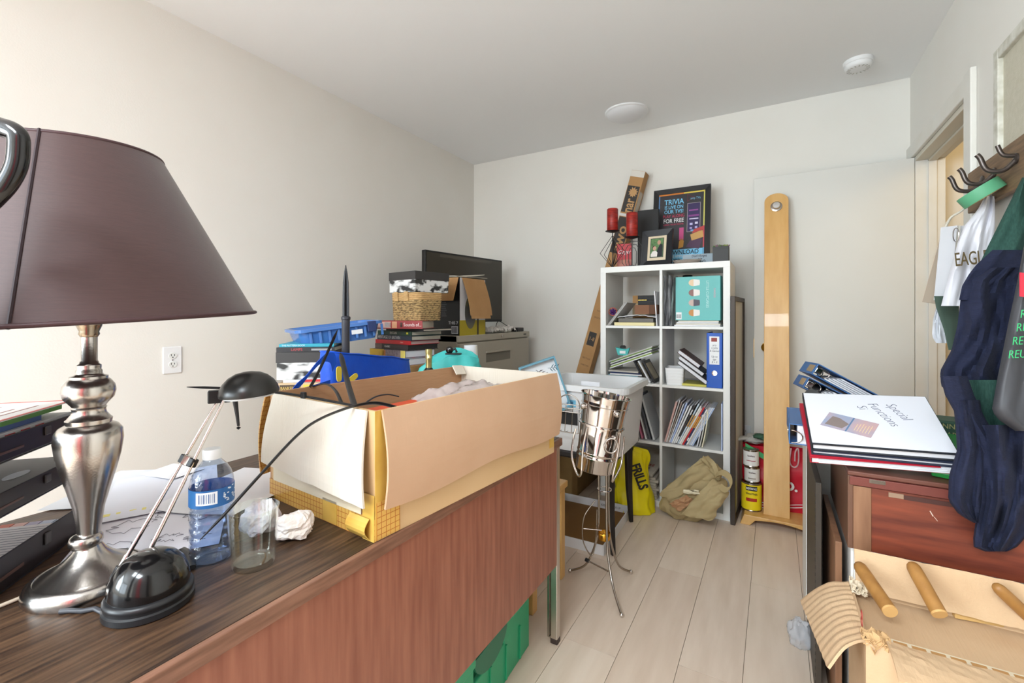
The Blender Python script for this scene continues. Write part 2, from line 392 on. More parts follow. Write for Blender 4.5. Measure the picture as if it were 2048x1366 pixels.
# stool whose leg shows past the end of the desk
t = thing('wooden_stool', 'low wooden stool with square honey-coloured legs behind the desk end', 'stool', (0, 0, 0))
for x in (-1.14, -.83):
    for y in (1.585, 1.86): box('leg', PINE, t, x-.02, x+.02, y-.02, y+.02, 0, .40, .004)
box('seat', PINE, t, -1.17, -.8, 1.555, 1.89, .40, .43, .006)

# ================================================================ table lamp
LX, LY = -.968, .296
lz = lambda v: 1.17-(v-630)*.74/907
K = .000596
t = thing('table_lamp', 'brushed nickel table lamp with a wide dark brown fabric shade', 'lamp', (LX, LY, DT))
zz = lambda v: lz(v)-DT
base = [(.0755, 0), (.078, .004), (.078, .012), (.075, .02), (.068, .0245), (.0655, .0255), (.0645, .0245), (.056, .029), (.042, .037), (.030, .047), (.021, .057), (.016, .066)]
MB().lathe(base, 64).build('base', STEEL, t, smooth=True)
ring = [(.0135, .064), (.019, .066), (.0215, .071), (.0215, .078), (.019, .083), (.0145, .085)]
MB().lathe(ring, 40, T(0, 0, 0) @ rot('X', 3)).build('collar_ring', STEEL, t, smooth=True)
body = [(.0145, .083), (.0158, zz(1050)), (.0195, zz(1015)), (.0265, zz(980)), (.034, zz(945)), (.0405, zz(910)), (.0435, zz(880)), (.0425, zz(862)), (.037, zz(852)), (.0285, zz(846)),
        (.029, zz(843)), (.0295, zz(838)), (.027, zz(835)), (.022, zz(826)), (.021, zz(818)), (.0225, zz(815)), (.021, zz(812)), (.025, zz(805)), (.0315, zz(795)), (.034, zz(782)), (.0325, zz(770)), (.027, zz(760)), (.024, zz(757)),
        (.024, zz(752)), (.0185, zz(750)), (.0165, zz(746)), (.0168, zz(741)), (.015, zz(738)), (.0155, zz(734)), (.0155, zz(730)), (.0125, zz(727)), (.0118, zz(723)), (.0105, zz(721)), (.0105, zz(673))]
MB().lathe(body, 56).build('stem', STEEL, t, smooth=True)
MB().lathe([(.0108, zz(674)), (.0135, zz(668)), (.0125, zz(663)), (.016, zz(652)), (.017, zz(646)), (.014, zz(640))], 32).build('socket_collar', mat('antique_brass', (150, 136, 118), .22, 1), t, smooth=True)
MB().lathe([(.012, zz(650)), (.012, zz(600))], 20).build('bulb_socket', BLACKM, t)
MB().lathe([(.012, zz(600)), (.016, zz(590)), (.028, zz(560)), (.029, zz(545)), (.02, zz(520)), (.004, zz(508))], 24).build('bulb', mat('opal_bulb', (240, 238, 230), .3), t, smooth=True)
dv = V((LX, LY, 0)).normalized(); rv = V((dv.y, -dv.x, 0)); axs = rv.cross(V((0, 0, 1)))
zb = 1.158-DT; tilt = T(0, 0, zb) @ Mx.Rotation(math.radians(3.6), 4, axs)
def shade_pt(u, v):
    r = .236+(.112-.236)*v; a = u*2*math.pi
    return tilt @ V((r*math.cos(a), r*math.sin(a), .272*v))
sh = MB().grid(shade_pt, 96, 10, wrap=True).build('shade', SHADE, t, smooth=True, solid=.002)
for r, z in ((.2365, .0), (.1125, .272)):
    MB().tube([tilt @ V((r*math.cos(a), r*math.sin(a), z+(.003 if z == 0 else -.003))) for a in [k*2*math.pi/72 for k in range(72)]], .0032, 8, closed=True).build('trim_band', mat('shade_trim', (66, 42, 44), .5), sh, smooth=True)
best = min(range(720), key=lambda k: abs((lambda p: 0)(0)) if False else 0)
def pxu(p):
    x, y = p.x+LX, p.y+LY; zc = -S30*x+C30*y
    return CX+F*(C30*x+S30*y)/zc if zc > .05 else 9e9
cands = [k/720 for k in range(720) if (shade_pt(k/720, 1)-V((-LX, -LY, 0))).length < V((LX, LY, 0)).length+.4]
cands = [u for u in cands if V((shade_pt(u, .5).x, shade_pt(u, .5).y, 0)).dot(V((LX, LY, 0))) < 0]
us = min(cands, key=lambda u: abs(pxu(shade_pt(u, .97))-78))
MB().tube([shade_pt(us, k/10)*1.0+(V((shade_pt(us, k/10).x, shade_pt(us, k/10).y, 0)).normalized()*.0012) for k in range(11)], .0022, 6).build('seam', mat('shade_seam', (40, 24, 28), .7), sh)
MB().tube([(.0, .0, zz(520)), (0, 0, zb+.2)], .002, 6).build('harp', DKCHROME, t)
ha = MB()
for k in range(3):
    a = k*2.094; ha.tube([tilt @ V((0, 0, .2)), tilt @ V((.115*math.cos(a), .115*math.sin(a), .25))], .0016, 6)
ha.build('shade_spider', DKCHROME, t)
c = [az(42, 1195, DT+.004)-V((LX, LY, DT)), az(0, 1212, DT+.004)-V((LX, LY, DT)), az(-80, 1225, DT+.004)-V((LX, LY, DT))]
MB().tube(c, .003, 8).build('power_cord', plain((196, 180, 160)), t, smooth=True)

# ================================================================ halogen desk lamp
BX, BY = -.822, .322
t = thing('desk_lamp', 'small black desk lamp with domed base and twin chrome rods', 'lamp', (BX, BY, DT))
rel = lambda p: p-V((BX, BY, DT))
MB().lathe([(.054, 0), (.0565, .002), (.0565, .010), (.054, .012), (.054, .016), (.0555, .018), (.0555, .022), (.051, .026)], 56).build('base', mat('lamp_base_black', (34, 34, 36), .35), t, smooth=True)
MB().lathe([(.05, .025), (.051, .032), (.049, .045), (.043, .060), (.034, .071), (.022, .078), (.010, .081), (.001, .0815)], 48).build('base_dome', BLACKG, t, smooth=True)
ra = [rel(ad(250, 1120, .715)), rel(ad(437, 799, .80))]; rb = [rel(ad(280, 1140, .70)), rel(ad(449, 797, .79))]
for q in (ra, rb):
    r_ = MB().tube([q[0], q[0].lerp(q[1], .5)], .0034, 12).tube([q[0].lerp(q[1], .5), q[1]], .0026, 12).build('rod', CHROME, t, smooth=True)
    MB().tube([q[0]-(q[1]-q[0])*.06, q[0]+(q[1]-q[0])*.03], .0046, 12).build('ferrule', CHROME, r_, smooth=True)
    d_ = (q[1]-q[0]).normalized()
    MB().tube([q[0]-d_*.028, q[0]-d_*.010], .0068, 14).build('rod_socket', BLACKP, t, smooth=True)
m1 = (ra[0]+rb[0])*.5; m2 = (ra[1]+rb[1])*.5; cl = m1.lerp(m2, .60); dd = (m2-m1).normalized(); sd = (rb[0]-ra[0]).normalized(); sd = (sd-dd*sd.dot(dd)).normalized()
fm = frame(cl, sd, dd)
box('rod_clip', BLACKP, t, -.016, .016, -.007, .007, -.006, .006, .0015, mx=fm)
box('clip_band', CHROME, t, -.007, .007, -.0075, .0075, -.0066, .0066, .001, mx=fm)
hc = rel(ad(499, 788, .80)); vd = V((_d(499, 700).x, _d(499, 700).y, 0)).normalized(); hr = V((vd.y, -vd.x, 0))
hm = frame(hc, hr*1+V((0, 0, .07)), vd)
MB().lathe([(.047, .0), (.0475, .004), (.0455, .012), (.040, .022), (.031, .031), (.020, .037), (.008, .0395), (.001, .04)], 44, hm @ Mx.Scale(-1, 4, (0, 0, 1)) if False else hm @ rot('X', 180) if frame((0, 0, 0), hr, vd)[2][2] < 0 else hm).build('head_shade', mat('head_black', (34, 33, 31), .3), t, smooth=True)
MB().lathe([(.040, -.004), (.040, .002)], 30, hm).build('head_lens', mat('lens', (220, 222, 222), .2), t, smooth=True)
jm = (ra[1]+rb[1])*.5
box('pivot_block', BLACKP, t, -.02, .014, -.008, .008, -.006, .016, .002, mx=frame(jm, hr, vd) if frame((0,0,0), hr, vd)[2][2] > 0 else frame(jm, hr, -vd))
pl = [rel(ad(470, 800, .79)), rel(ad(474, 828, .79)), rel(ad(477, 852, .79))]
MB().tube(pl, [.0042, .003, .0022], 10).tube([pl[2]-V((0, 0, .001)), pl[2]-V((0, 0, .003)), pl[2]-V((0, 0, .006))], [.001, .0038, .001], 10).build('head_handle', BLACKP, t, smooth=True)
cp = [rel(az(u, v, DT+.004)) for u, v in ((212, 1228), (190, 1217), (165, 1222), (140, 1221), (120, 1223))]
MB().tube(cp, .0036, 8).build('power_cord', plain((66, 66, 70), .4), t, smooth=True)
pp = [rel(az(u, v, DT+.006)) for u, v in ((345, 1110), (365, 1102), (380, 1110), (384, 1135))]
MB().tube(pp, [.006, .009, .009, .006], 10, flat=.7).build('cord_plug', BLACKP, t, smooth=True)

# ================================================================ bottle and glass
p = V((-.88, .439, DT))
t = thing('water_bottle', 'half-full clear blue plastic water bottle with a white cap', 'bottle', p)
pr = [(.026, 0), (.031, .002), (.0335, .007)]
for k in range(6):
    z = .012+k*.0145; pr += [(.0345, z), (.0345, z+.006), (.0326, z+.009), (.0326, z+.0115)]
pr += [(.0345, .1), (.0345, .135), (.0335, .145), (.030, .157), (.024, .168), (.016, .177), (.0128, .181), (.0128, .188)]
MB().lathe(pr, 48).build('body', BLUEPET, t, smooth=True)
MB().lathe([(.0295, .004), (.0322, .009), (.0318, .08), (.0318, .088)], 40).build('water', thinglass('water_tint', (232, 240, 252), 1.33), t, smooth=True)
MB().lathe([(.0352, .103), (.0352, .134)], 48, cap=False).build('label_band', mat('bottle_label', (52, 116, 174), .4, col2=(30, 92, 156), scale=20), t, smooth=True)
g = MB()
for k in range(11):
    a0 = k*.062; g2 = []
vdl = math.atan2(-p.y, -p.x)-.05
def onlab(a, z, r=.0355): return (r*math.cos(vdl+a), r*math.sin(vdl+a), z)
MB().grid(lambda u, v: onlab(-.62+.95*u-.05, .109+.022*v), 10, 1).build('barcode_panel', plain((236, 238, 240)), t)
g = MB()
for k in range(10):
    a = -.55+k*.075; wdt = .018+.018*(k % 3 == 0)
    g.grid(lambda u, v: onlab(a+wdt*u, .112+.016*v, .0358), 1, 1)
g.build('barcode', plain((60, 96, 150)), t)
g = MB()
for k in range(16):
    a = .42+rnd.random()*.9; z = .106+.026*rnd.random(); wd = .06+.1*rnd.random()
    g.grid(lambda u, v: onlab(a+wd*u, z+.0022*v, .0357), 2, 1)
g.build('label_print', plain((214, 226, 238)), t)
MB().lathe([(.0142, .181), (.0148, .183), (.0148, .196), (.0135, .1985), (.001, .1985)], 40).build('cap', WHITEP, t, smooth=True)

p = V((-.795, .465, DT))
t = thing('drinking_glass', 'empty clear drinking glass standing beside the water bottle', 'glass')
t.location = p
MB().lathe([(.001, 0), (.031, 0), (.034, .003), (.035, .012), (.0405, .1), (.0412, .101), (.0395, .101), (.0335, .014), (.031, .010), (.001, .009)], 56, cap=False).build('tumbler', GLASS, t, smooth=True)

def crumple(u, v, r, seed, sq=.7):
    a = u*2*math.pi; b = (v-.5)*math.pi
    d = V((math.cos(a)*math.cos(b), math.sin(a)*math.cos(b), math.sin(b)))
    k = 1+.34*fbm(d*1.7+V((seed, 0, 0)))+.22*abs(fbm(d*4+V((0, seed, 0))))-.12*abs(fbm(d*8+V((0, 0, seed))))
    return V((d.x*r*k, d.y*r*k, max(d.z*r*k*sq, -r*sq*.8)))
TISSUE = mat('tissue', (234, 220, 212), .9, col2=(240, 230, 224), scale=12)
o = MB().grid(lambda u, v: crumple(u, v, .034, 3.1)+V((.028*(1 if u < .3 else 0)*0, 0, .022)), 40, 20, wrap=True).build('crumpled_tissue', TISSUE)
o.location = az(590, 1072, DT); tag(o, 'crumpled pinkish tissue lying between the glass and the carton', 'tissue')
TIS2 = mat('receipt_paper', (234, 226, 230), .8, col2=(206, 196, 204), scale=30, stretch=(1, 4, 1), contrast=(.55, .75))
o = MB().grid(lambda u, v: crumple(u, v, .034, 8.4, .95)+V((0, 0, .028)), 40, 20, wrap=True).build('crumpled_receipt', TIS2)
o.location = az(522, 1066, DT); tag(o, 'crumpled printed receipt paper lying behind the empty glass', 'paper')

# ================================================================ loose papers on the desk
def sheet(name, label, c, rz, w, l, z, m=PAPER, curl=.004, seed=0, cat='paper', group=None, th=.0006):
    o = MB().grid(lambda u, v: V(((u-.5)*w, (v-.5)*l, curl*(fbm((u*1.5+seed, v*1.5, seed))+.5)*(.4+abs(u-.5)+abs(v-.5)))), 10, 12).build(name, m, None, smooth=True, solid=th, off=1)
    o.location = (c[0], c[1], z); o.rotation_euler = (0, 0, math.radians(rz))
    return tag(o, label, cat, group)
c = az(320, 1045, DT)
s = sheet('drawing_sheet', 'large white sheet with pencil line drawings on the desk', c, 58, .24, .34, DT+.002, mat('drawing_paper', (228, 224, 230), .7), .001, 1)
rr = random.Random(3); g = MB()
def sketch(cx, cy, r, n, sd):
    q = random.Random(sd); pts = []
    for k in range(n):
        a = k/n*2*math.pi*.9; pts.append((cx+math.cos(a)*r*(1+.5*q.uniform(-1, 1)), cy+math.sin(a)*r*.8*(1+.5*q.uniform(-1, 1)), .0022))
    g.tube(pts, .0005, 4)
for k, (a, b, r) in enumerate(((-.05, -.1, .025), (.03, -.1, .02), (.07, .0, .03), (-.04, .0, .035), (.02, .08, .04), (-.08, .1, .02), (.08, -.12, .018), (-.02, -.14, .015), (0.0, .03, .015), (.05, .13, .02))): sketch(a, b, r, 22, k)
g.build('pencil_drawing', plain((120, 116, 122)), s)
sheet('paper_sheet', 'blank white sheet at the back of the desk behind the water bottle', az(480, 985, DT), 20, .216, .28, DT+.006, PAPER, .006, 2)
s = sheet('form_sheet', 'white form with yellow highlighted marks under the blank sheet', az(330, 985, DT), 64, .22, .3, DT+.004, mat('form_paper', (222, 222, 230), .7), .003, 4)
g = MB()
for k in range(9): g.box(-.1+k*.022, -.1+k*.022+.012*(1-.4*(k % 2)), -.12+.004*(k % 3), -.105, .0028, .0034)
g.build('highlighter_marks', plain((226, 214, 120)), s)
sheet('paper_sheet', 'pale grey sheet lying at the rear edge of the desk near the lamp', az(255, 975, DT), 38, .2, .26, DT+.0015, mat('grey_paper', (214, 214, 218), .7), .001, 6)
sheet('paper_sheet', 'torn scrap of white paper on the desk forms', az(345, 950, DT), 12, .12, .09, DT+.0085, PAPER, .003, 7)

# ================================================================ letter trays
e = V((-.734, .679, 0)); inn = V((-.679, -.734, 0)); P0 = az(0, 1190, DT)-e*.09; P0.z = DT
TL, TD = .335, .25
DKTRAY = mat('tray_black', (34, 26, 27), .3)
for k, (z0, hgt) in enumerate(((0, .058), (.119, .040), (.204, .042))):
    t = thing('letter_tray', ['black plastic letter tray at the bottom holding lined paper', 'black plastic letter tray in the middle holding a grey folder', 'black plastic letter tray on top piled with magazines'][k], 'letter tray', mx=frame(P0+V((0, 0, z0)), e, inn) if frame(P0, e, inn)[2][2] > 0 else frame(P0+V((0, 0, z0)), inn, e))
    t['group'] = 'stacked letter trays on the desk'
    fx = frame(P0, e, inn)[2][2] > 0
    def B(name, a0, a1, b0, b1, c0, c1, m=DKTRAY, par=t, bev=.002):
        return box(name, m, par, *( (a0, a1, b0, b1) if fx else (b0, b1, a0, a1)), c0, c1, bev)
    B('tray_floor', 0, TL, 0, TD, 0, .003)
    B('side_lip', 0, TL, 0, .003, .003, hgt)
    B('side_lip', 0, TL, TD-.003, TD, .003, hgt)
    B('end_lip', 0, .003, .003, TD-.003, .003, hgt)
    sl = B('lip_slot', .05, .14, -.0012, -.0002, hgt*.35, hgt*.45, mat('slot_edge', (92, 64, 54), .3))
    B('lip_clip', .19, .205, -.003, -.0002, hgt*.5, hgt*.86, mat('clip_grey', (70, 66, 64), .3))
    if k:
        for a in (.01, TL-.04):
            for b in (.006, TD-.014): B('post', a, a+.012, b, b+.008, -([0, .061, .045][k]), 0)
    B2 = lambda name, a0, a1, b0, b1, c0, c1, m, par=None: B(name, a0, a1, b0, b1, c0, c1, m, par, 0)
    Wm = t.matrix_basis if False else (frame(P0+V((0, 0, z0)), e, inn) if fx else frame(P0+V((0, 0, z0)), inn, e))
    def item(name, label, cat, a0, a1, b0, b1, c0, c1, m):
        o = B2(name, a0, a1, b0, b1, c0, c1, m); o.matrix_world = Wm; return tag(o, label, cat)
    if k == 0:
        o = item('lined_pad', 'white ruled paper pad lying in the bottom letter tray', 'paper', .02, .3, .006, TD-.006, .004, .028, mat('lined_paper', (206, 196, 194), .7))
        g = MB()
        for q in range(24):
            a = .028+q*.0112
            g.box(*((a, a+.0007, .012, TD-.03) if fx else (.012, TD-.03, a, a+.0007)), .0281, .0285)
        g.build('ruled_lines', plain((96, 92, 100)), o)
        for q, cc in enumerate(((150, 172, 200), (176, 180, 196), (160, 150, 170), (196, 150, 140), (182, 92, 70))):
            b = .03+q*.022
            ob = B('index_tab', .3, .322, b, b+.02, .0242, .0262, plain(cc), o, 0)
    if k == 1:
        o = item('grey_folder', 'grey folder with a white oval window in the middle tray', 'folder', .012, .322, .006, TD-.02, .004, .034, mat('folder_grey', (112, 108, 108), .5))
        MB().prism([(.028*math.cos(q*.2618), .012*math.sin(q*.2618)) for q in range(24)], .0341, .0346, T(.21, .05, 0) if fx else T(.05, .21, 0) @ rot('Z', 90)).build('oval_window', plain((222, 222, 226)), o)
    if k == 2:
        lst = (('white sheet with a red border on top of the letter trays', 'red_border_sheet', .03, .3, .01, .2, .064, .0655, (238, 232, 228)), ('white mailer with green print in the top letter tray', 'green_mailer', .04, .33, .008, .21, .0045, .028, (224, 232, 228)),
               ('white magazine with red lettering in the top letter tray', 'red_print_magazine', .01, .29, .012, .2, .0282, .044, (232, 230, 232)), ('blue paper folder in the top letter tray', 'blue_folder', .0, .22, .02, .22, .0443, .054, (76, 98, 150)),
               ('green leaflet sticking out of the top letter tray', 'green_leaflet', .12, .27, .016, .19, .0543, .0635, (92, 142, 70)))
        for lab, nm, a0, a1, b0, b1, c0, c1, cc in lst:
            o = item(nm, lab, 'paper', a0, a1, b0, b1, c0, c1, plain(cc, .5))
            if 'red_border' in nm:
                for (x0, x1, y0, y1) in ((a0, a1, b0, b0+.006), (a0, a1, b1-.006, b1), (a1-.006, a1, b0+.006, b1-.006)):
                    B('border', x0, x1, y0, y1, c1, c1+.0005, plain((206, 96, 84)), o, 0)
                for q in range(7): B('text_line', a0+.03+.02*(q % 2), a1-.05-.03*(q % 3), b0+.03+q*.018, b0+.033+q*.018, c1, c1+.0004, plain((180, 130, 120)), o, 0)
            if 'red_print' in nm:
                for q in range(5): B('red_letter', .05+q*.035, .07+q*.035, .0105, .0122, c0+.003, c1-.004, plain((204, 50, 60)), o, 0)
            if 'green_mailer' in nm:
                for q in range(6): B('green_print', .1+q*.035, .125+q*.035, .0065, .0082, c0+.006, c1-.008, plain((70, 184, 130)), o, 0)

# glossy black loop handle on a stand beside the lamp
t = thing('loop_handle', 'glossy black rounded loop handle standing in front of the brown lampshade', 'handle')
hb = ad(-75, 630, .49); t.location = (hb.x, hb.y, DT)
rl = lambda u, v: ad(u, v, .49)-V((hb.x, hb.y, DT))
lp = [rl(u, v) for u, v in ((-75, 268), (-40, 244), (0, 254), (24, 262), (36, 274), (37, 300), (33, 330), (20, 358), (0, 384), (-40, 420), (-75, 430))]
def smoothp(pts, n=6):
    out = []
    for i in range(len(pts)-1):
        p0 = pts[max(i-1, 0)]; p1 = pts[i]; p2 = pts[i+1]; p3 = pts[min(i+2, len(pts)-1)]
        for k in range(n):
            s = k/n; out.append(.5*((2*p1)+(p2-p0)*s+(2*p0-5*p1+4*p2-p3)*s*s+(3*p1-p0-3*p2+p3)*s**3))
    return out+[pts[-1]]
MB().tube(smoothp(lp), .0085, 16, flat=1.2).build('grip', BLACKG, t, smooth=True)
zt = rl(-75, 268).z
MB().tube([(0, 0, .01), (0, 0, zt+.01)], .012, 20).build('post', BLACKG, t, smooth=True)
MB().lathe([(.028, 0), (.028, .008), (.018, .014), (.012, .02)], 32).build('foot', BLACKG, t, smooth=True)

# ================================================================ big carton on the desk
ex = V((.083, .9965, 0)).normalized(); ew = V((-.9965, .083, 0)).normalized()   # along the long side, along the short side
BO = V((-.668, .628, DT)); BL, BWd, BH, TH = .70, .392, .253, .006
t = thing('open_carton', 'large open shallow cardboard carton on the desk with yellow tape', 'carton', mx=frame(BO, ew, ex) if frame(BO, ew, ex)[2][2] > 0 else None)
if frame(BO, ew, ex)[2][2] < 0:
    t.matrix_world = frame(BO, ex, ew)
# local axes: x along the long side, y along the short side (to the left), z up
box('carton_base', CARDY, t, 0, BL, 0, BWd, 0, TH)
box('long_side', CARDY, t, 0, BL, 0, TH, TH, BH)
box('far_end', CARDIN, t, BL-TH, BL, TH, BWd-TH, TH, BH)
box('left_side', CARD, t, 0, BL, BWd-TH, BWd, TH, BH)
box('near_end', CARDY, t, 0, TH, TH, BWd-TH, TH, BH)
def flap(name, m, fn, nu=14, nv=10, solid=.0045): return MB().grid(fn, nu, nv).build(name, m, t, solid=solid, off=0, smooth=False)
# flap hanging outside the long (right) side
flap('outer_flap', CARDP, lambda u, v: V((.012+u*(BL-.004), -.004-.016*math.sin(v*math.pi*.9)-.004*v, BH+.001-v*(.192+.006*math.sin(u*9)))))
# near flap with pale lining, bulging out
flap('near_flap', CARDIN, lambda u, v: V((-.004-.024*math.sin(v*math.pi*.55)-.004*v*u, .02+u*(BWd-.045)+.004*v*(u-.4)-.02*v*(1-u), BH-v*(.178-.022*u+.004*fbm((u*6, 0, 2))))))
flap('left_flap', TAPEG, lambda u, v: V((-.008+u*.35, BWd+.008+.02*v+.022*math.sin(v*3), BH-.006-v*(.20-.03*u))))
flap('far_left_tab', CARDIN, lambda u, v: V((BL-.012-u*.05, BWd-.012-v*.02, BH+.002-v*.03+u*.004)), 3, 3)
# tape
tp = [('corner_tape', TAPE, (-.0012, .03, -.0012, 0, .002, BH)), ('grid_tape', TAPEG, (.002, .06, -.002, -.0004, .002, .075)), ('end_tape', TAPE, (BL-.03, BL-.004, -.0018, -.0004, .02, .075))]
for n, m, q in tp: box(n, m, t, *q)
box('end_grid_tape', TAPEG, t, -.002, -.0004, 0, BWd, .0, .045)
box('end_tape_patch', TAPE, t, -.0034, -.0022, .12, .17, .002, .05)
box('end_tape_patch', TAPE, t, -.0034, -.0022, .0, .035, .0, .09)
box('end_clear_tape', TAPEC, t, -.0034, -.0022, .04, BWd-.02, .045, .085)
MB().grid(lambda u, v: V((-.006-.012*math.sin(v*3.1), .01+u*.06, .004+v*.04)), 3, 6).build('loose_tape', TAPE, t, solid=.001)
CW = t.matrix_world.copy() if t.matrix_world.translation.length > .1 else frame(BO, ex, ew)
box('corner_tape_edge', TAPE, t, -.002, .028, -.0016, -.0006, BH*.55, BH+.001)
# contents
o = box('orange_pouch', plain((214, 74, 34), .4), None, .09, .40, .12, .24, .008, .205, .01); o.matrix_world = CW
tag(o, 'orange flat pouch inside the open carton', 'pouch')
o = box('grey_package', plain((196, 196, 200), .3), None, .03, .2, .03, .11, .008, .215, .006); o.matrix_world = CW
tag(o, 'silver grey package inside the near end of the open carton', 'package')
BAGM = mat('clear_bag', (206, 190, 186), .16, alpha=.78, coat=.4, bump=.5, bscale=16, spec=.7)
def bagf(u, v):
    x = .22+u*.44; y = .03+v*.25
    return V((x, y, .12+(.10+.035*u)*math.sin(math.pi*min(max(v, .02), .98))**.4*math.sin(math.pi*min(max(u*.97+.03, .01), .99))**.35+.022*fbm((u*6, v*5, 1))+.012*abs(fbm((u*14, v*12, 4)))))
o = MB().grid(bagf, 44, 28).build('plastic_bag', BAGM, None, smooth=True); o.matrix_world = CW
tag(o, 'crumpled clear plastic bag bulging out of the open carton', 'plastic bag')

# cable ties over the carton
def tie(label, pts, wd=.0034, head=None, taper=True):
    wd *= 1.35
    P = smoothp([ad(*q) for q in pts], 8); n = len(P)
    rs = [wd*(.25+.75*min(1, k/(n*.12))) if taper else wd for k in range(n)]
    b = P[len(P)//2]
    t = thing('cable_tie', label, 'cable tie', b, group='black cable ties over the carton')
    MB().tube([p-b for p in P], rs, 8, flat=.45).build('strap', BLACKP, t, smooth=True)
    if head:
        hp = ad(*head)-b
        box('tie_head', BLACKP, t, hp.x-.006, hp.x+.006, hp.y-.004, hp.y+.004, hp.z-.006, hp.z+.007, .002)
tie('long black cable tie curving down to a point over the bottle and glass', [(400, 1080, .72), (455, 1022, .73), (522, 948, .76), (592, 873, .80), (640, 838, .84), (705, 813, .90), (752, 806, .94), (797, 816, .95)], .0042)
tie('straight black cable tie with a square head behind the desk lamp head', [(374, 774, .88), (455, 777, .89), (545, 784, .90), (610, 793, .91), (706, 811, .92)], .0042, (607, 791, .905))
tie('short black cable tie rising from the carton corner to the blue bag', [(681, 706, 1.2), (694, 760, 1.08), (709, 812, .93)], .0048)
tie('thin pointed black cable tie crossing the blue bag handle', [(675, 660, 1.25), (655, 705, 1.25), (635, 748, 1.22), (620, 775, 1.18)], .0036)
tie('looped black cable tie arching at the carton left edge', [(618, 776, 1.2), (650, 768, 1.15), (670, 780, 1.08), (684, 808, 1.0)], .003)
tie('small arched black cable tie beside the clear plastic bag', [(728, 808, 1.0), (750, 794, 1.02), (775, 789, 1.04), (797, 793, 1.06)], .0026)
# ================================================================ filing cabinet, TV and the box on it
FX, FY0, FY1, FZ = -1.67, 2.245, 3.17, 1.042
t = thing('filing_cabinet', 'beige metal lateral filing cabinet against the left wall', 'filing cabinet')
box('body', BEIGEM, t, -2.2, FX-.018, FY0, FY1, 0, FZ-.001, .003)
box('cabinet_top', BEIGEM, t, -2.2, FX, FY0, FY1, FZ-.042, FZ, .004)
for k in range(3):
    z1 = FZ-.05-k*.328; z0 = z1-.318
    dwr = box('drawer_front', BEIGEM, t, FX-.02, FX, FY0+.008, FY1-.012, z0, z1, .003)
    ya, yb = FY0+.3, FY0+.62
    box('handle_recess', plain((122, 116, 104), .5), dwr, FX-.001, FX+.0008, ya, yb, z1-.14, z1-.075, .0003)
    box('handle_lip', BEIGEM, dwr, FX, FX+.012, ya-.008, yb+.008, z1-.078, z1-.066, .002)
MB().lathe([(.009, 0), (.009, .004), (.006, .006)], 16, frame((FX, FY0+.5, FZ-.02), (0, 1, 0), (0, 0, 1))).build('lock', CHROME, t, smooth=True)
box('maker_plate', plain((92, 90, 84)), t, FX, FX+.002, FY1-.1, FY1-.06, FZ-.026, FZ-.014, .0005)
# TV standing on the cabinet
a = V((-2.02, 2.33, 0)); b = V((-1.90, 3.12, 0)); dd = (b-a).normalized(); nn = V((dd.y, -dd.x, 0))
t = thing('television', 'flat black television standing on the filing cabinet in the corner', 'television', mx=frame((a.x, a.y, FZ), dd, (0, 0, 1)))
LT = (b-a).length     # local: x along the set, y up, z towards the room
box('bezel', mat('tv_bezel', (26, 26, 26), .35), t, 0, LT, .075, .565, -.03, .008, .004)
box('screen', mat('tv_screen', (62, 58, 50), .3), t, .012, LT-.010, .092, .552, .008, .0095)
box('back_cover', BLACKM, t, .1, LT-.1, .12, .45, -.07, -.03, .01)
box('stand_neck', BLACKM, t, LT/2-.05, LT/2+.05, .01, .1, -.03, -.012)
box('stand_foot', BLACKM, t, LT/2-.2, LT/2+.2, 0, .012, -.11, .02, .003)
box('peel_strip', mat('tv_film', (84, 80, 72), .25), t, .13, LT-.13, .528, .550, .0097, .0102)

# opened product box with flaps
bx, by = FX-.005, FY0+.01
t = thing('product_box', 'black and white product box with brown flaps open on the filing cabinet', 'box', (bx, by, FZ))
PB = mat('box_black_print', (16, 16, 18), .35)
g = MB().box(-.26, 0, 0, .004, 0, .36)
g.build('black_side', PB, t)
box('far_side', PB, t, -.26, 0, .286, .29, 0, .36)
box('back_side', PB, t, -.26, -.256, .004, .286, 0, .36)
box('bottom', PB, t, -.256, -.004, .004, .286, 0, .004)
fr = box('front_side', plain((222, 220, 222), .4), t, -.004, 0, .004, .286, 0, .36)
box('yellow_band', plain((176, 158, 30), .4), fr, 0, .0008, .0, .286, 0, .095)
MB().prism([(.06*math.cos(k*.2094), .105*math.sin(k*.2094)) for k in range(30)], 0, .0012, frame((.0004, .115, .145), (0, 1, 0), (0, 0, 1))).build('oval_picture', mat('product_picture', (84, 84, 92), .4, col2=(120, 116, 70), scale=5, stretch=(1, 1, 3)), fr)
box('dark_stripe', plain((52, 44, 36)), fr, .0009, .0016, .19, .207, 0, .3)
for k in range(2):
    for q in range(13):
        box('print_line', plain((92, 92, 96)), t, -.2+k*.06, -.2+k*.06+.04*(1-.25*((q*7) % 3)/2), -.0006, 0, .12+q*.012, .1245+q*.012)
box('barcode', plain((200, 200, 204)), t, -.062, -.012, -.0006, 0, .012, .058)
g = MB()
for q in range(9): g.box(-.058+q*.005, -.0555+q*.005+.001*(q % 2), -.0011, -.0005, .016, .054)
g.build('barcode_bars', BLACKM, t)
text('print_text', 'THIS 7', .026, plain((210, 210, 214)), t, frame((-.085, -.0006, .078), (1, 0, 0), (0, 0, 1)))
KR = CARDD
MB().grid(lambda u, v: V((-.004-u*.245, -.004-.055*v, .36-.145*v-.0*u+(.0 if u < .5 else 0))), 2, 6).build('side_flap', KR, t, solid=.003)
def ff(u, v): return V((.004+.052*math.sin(v*1.45), .022+u*.245+.018*v, .36-.235*v))
MB().grid(ff, 2, 8).build('front_flap', KR, t, solid=.003)
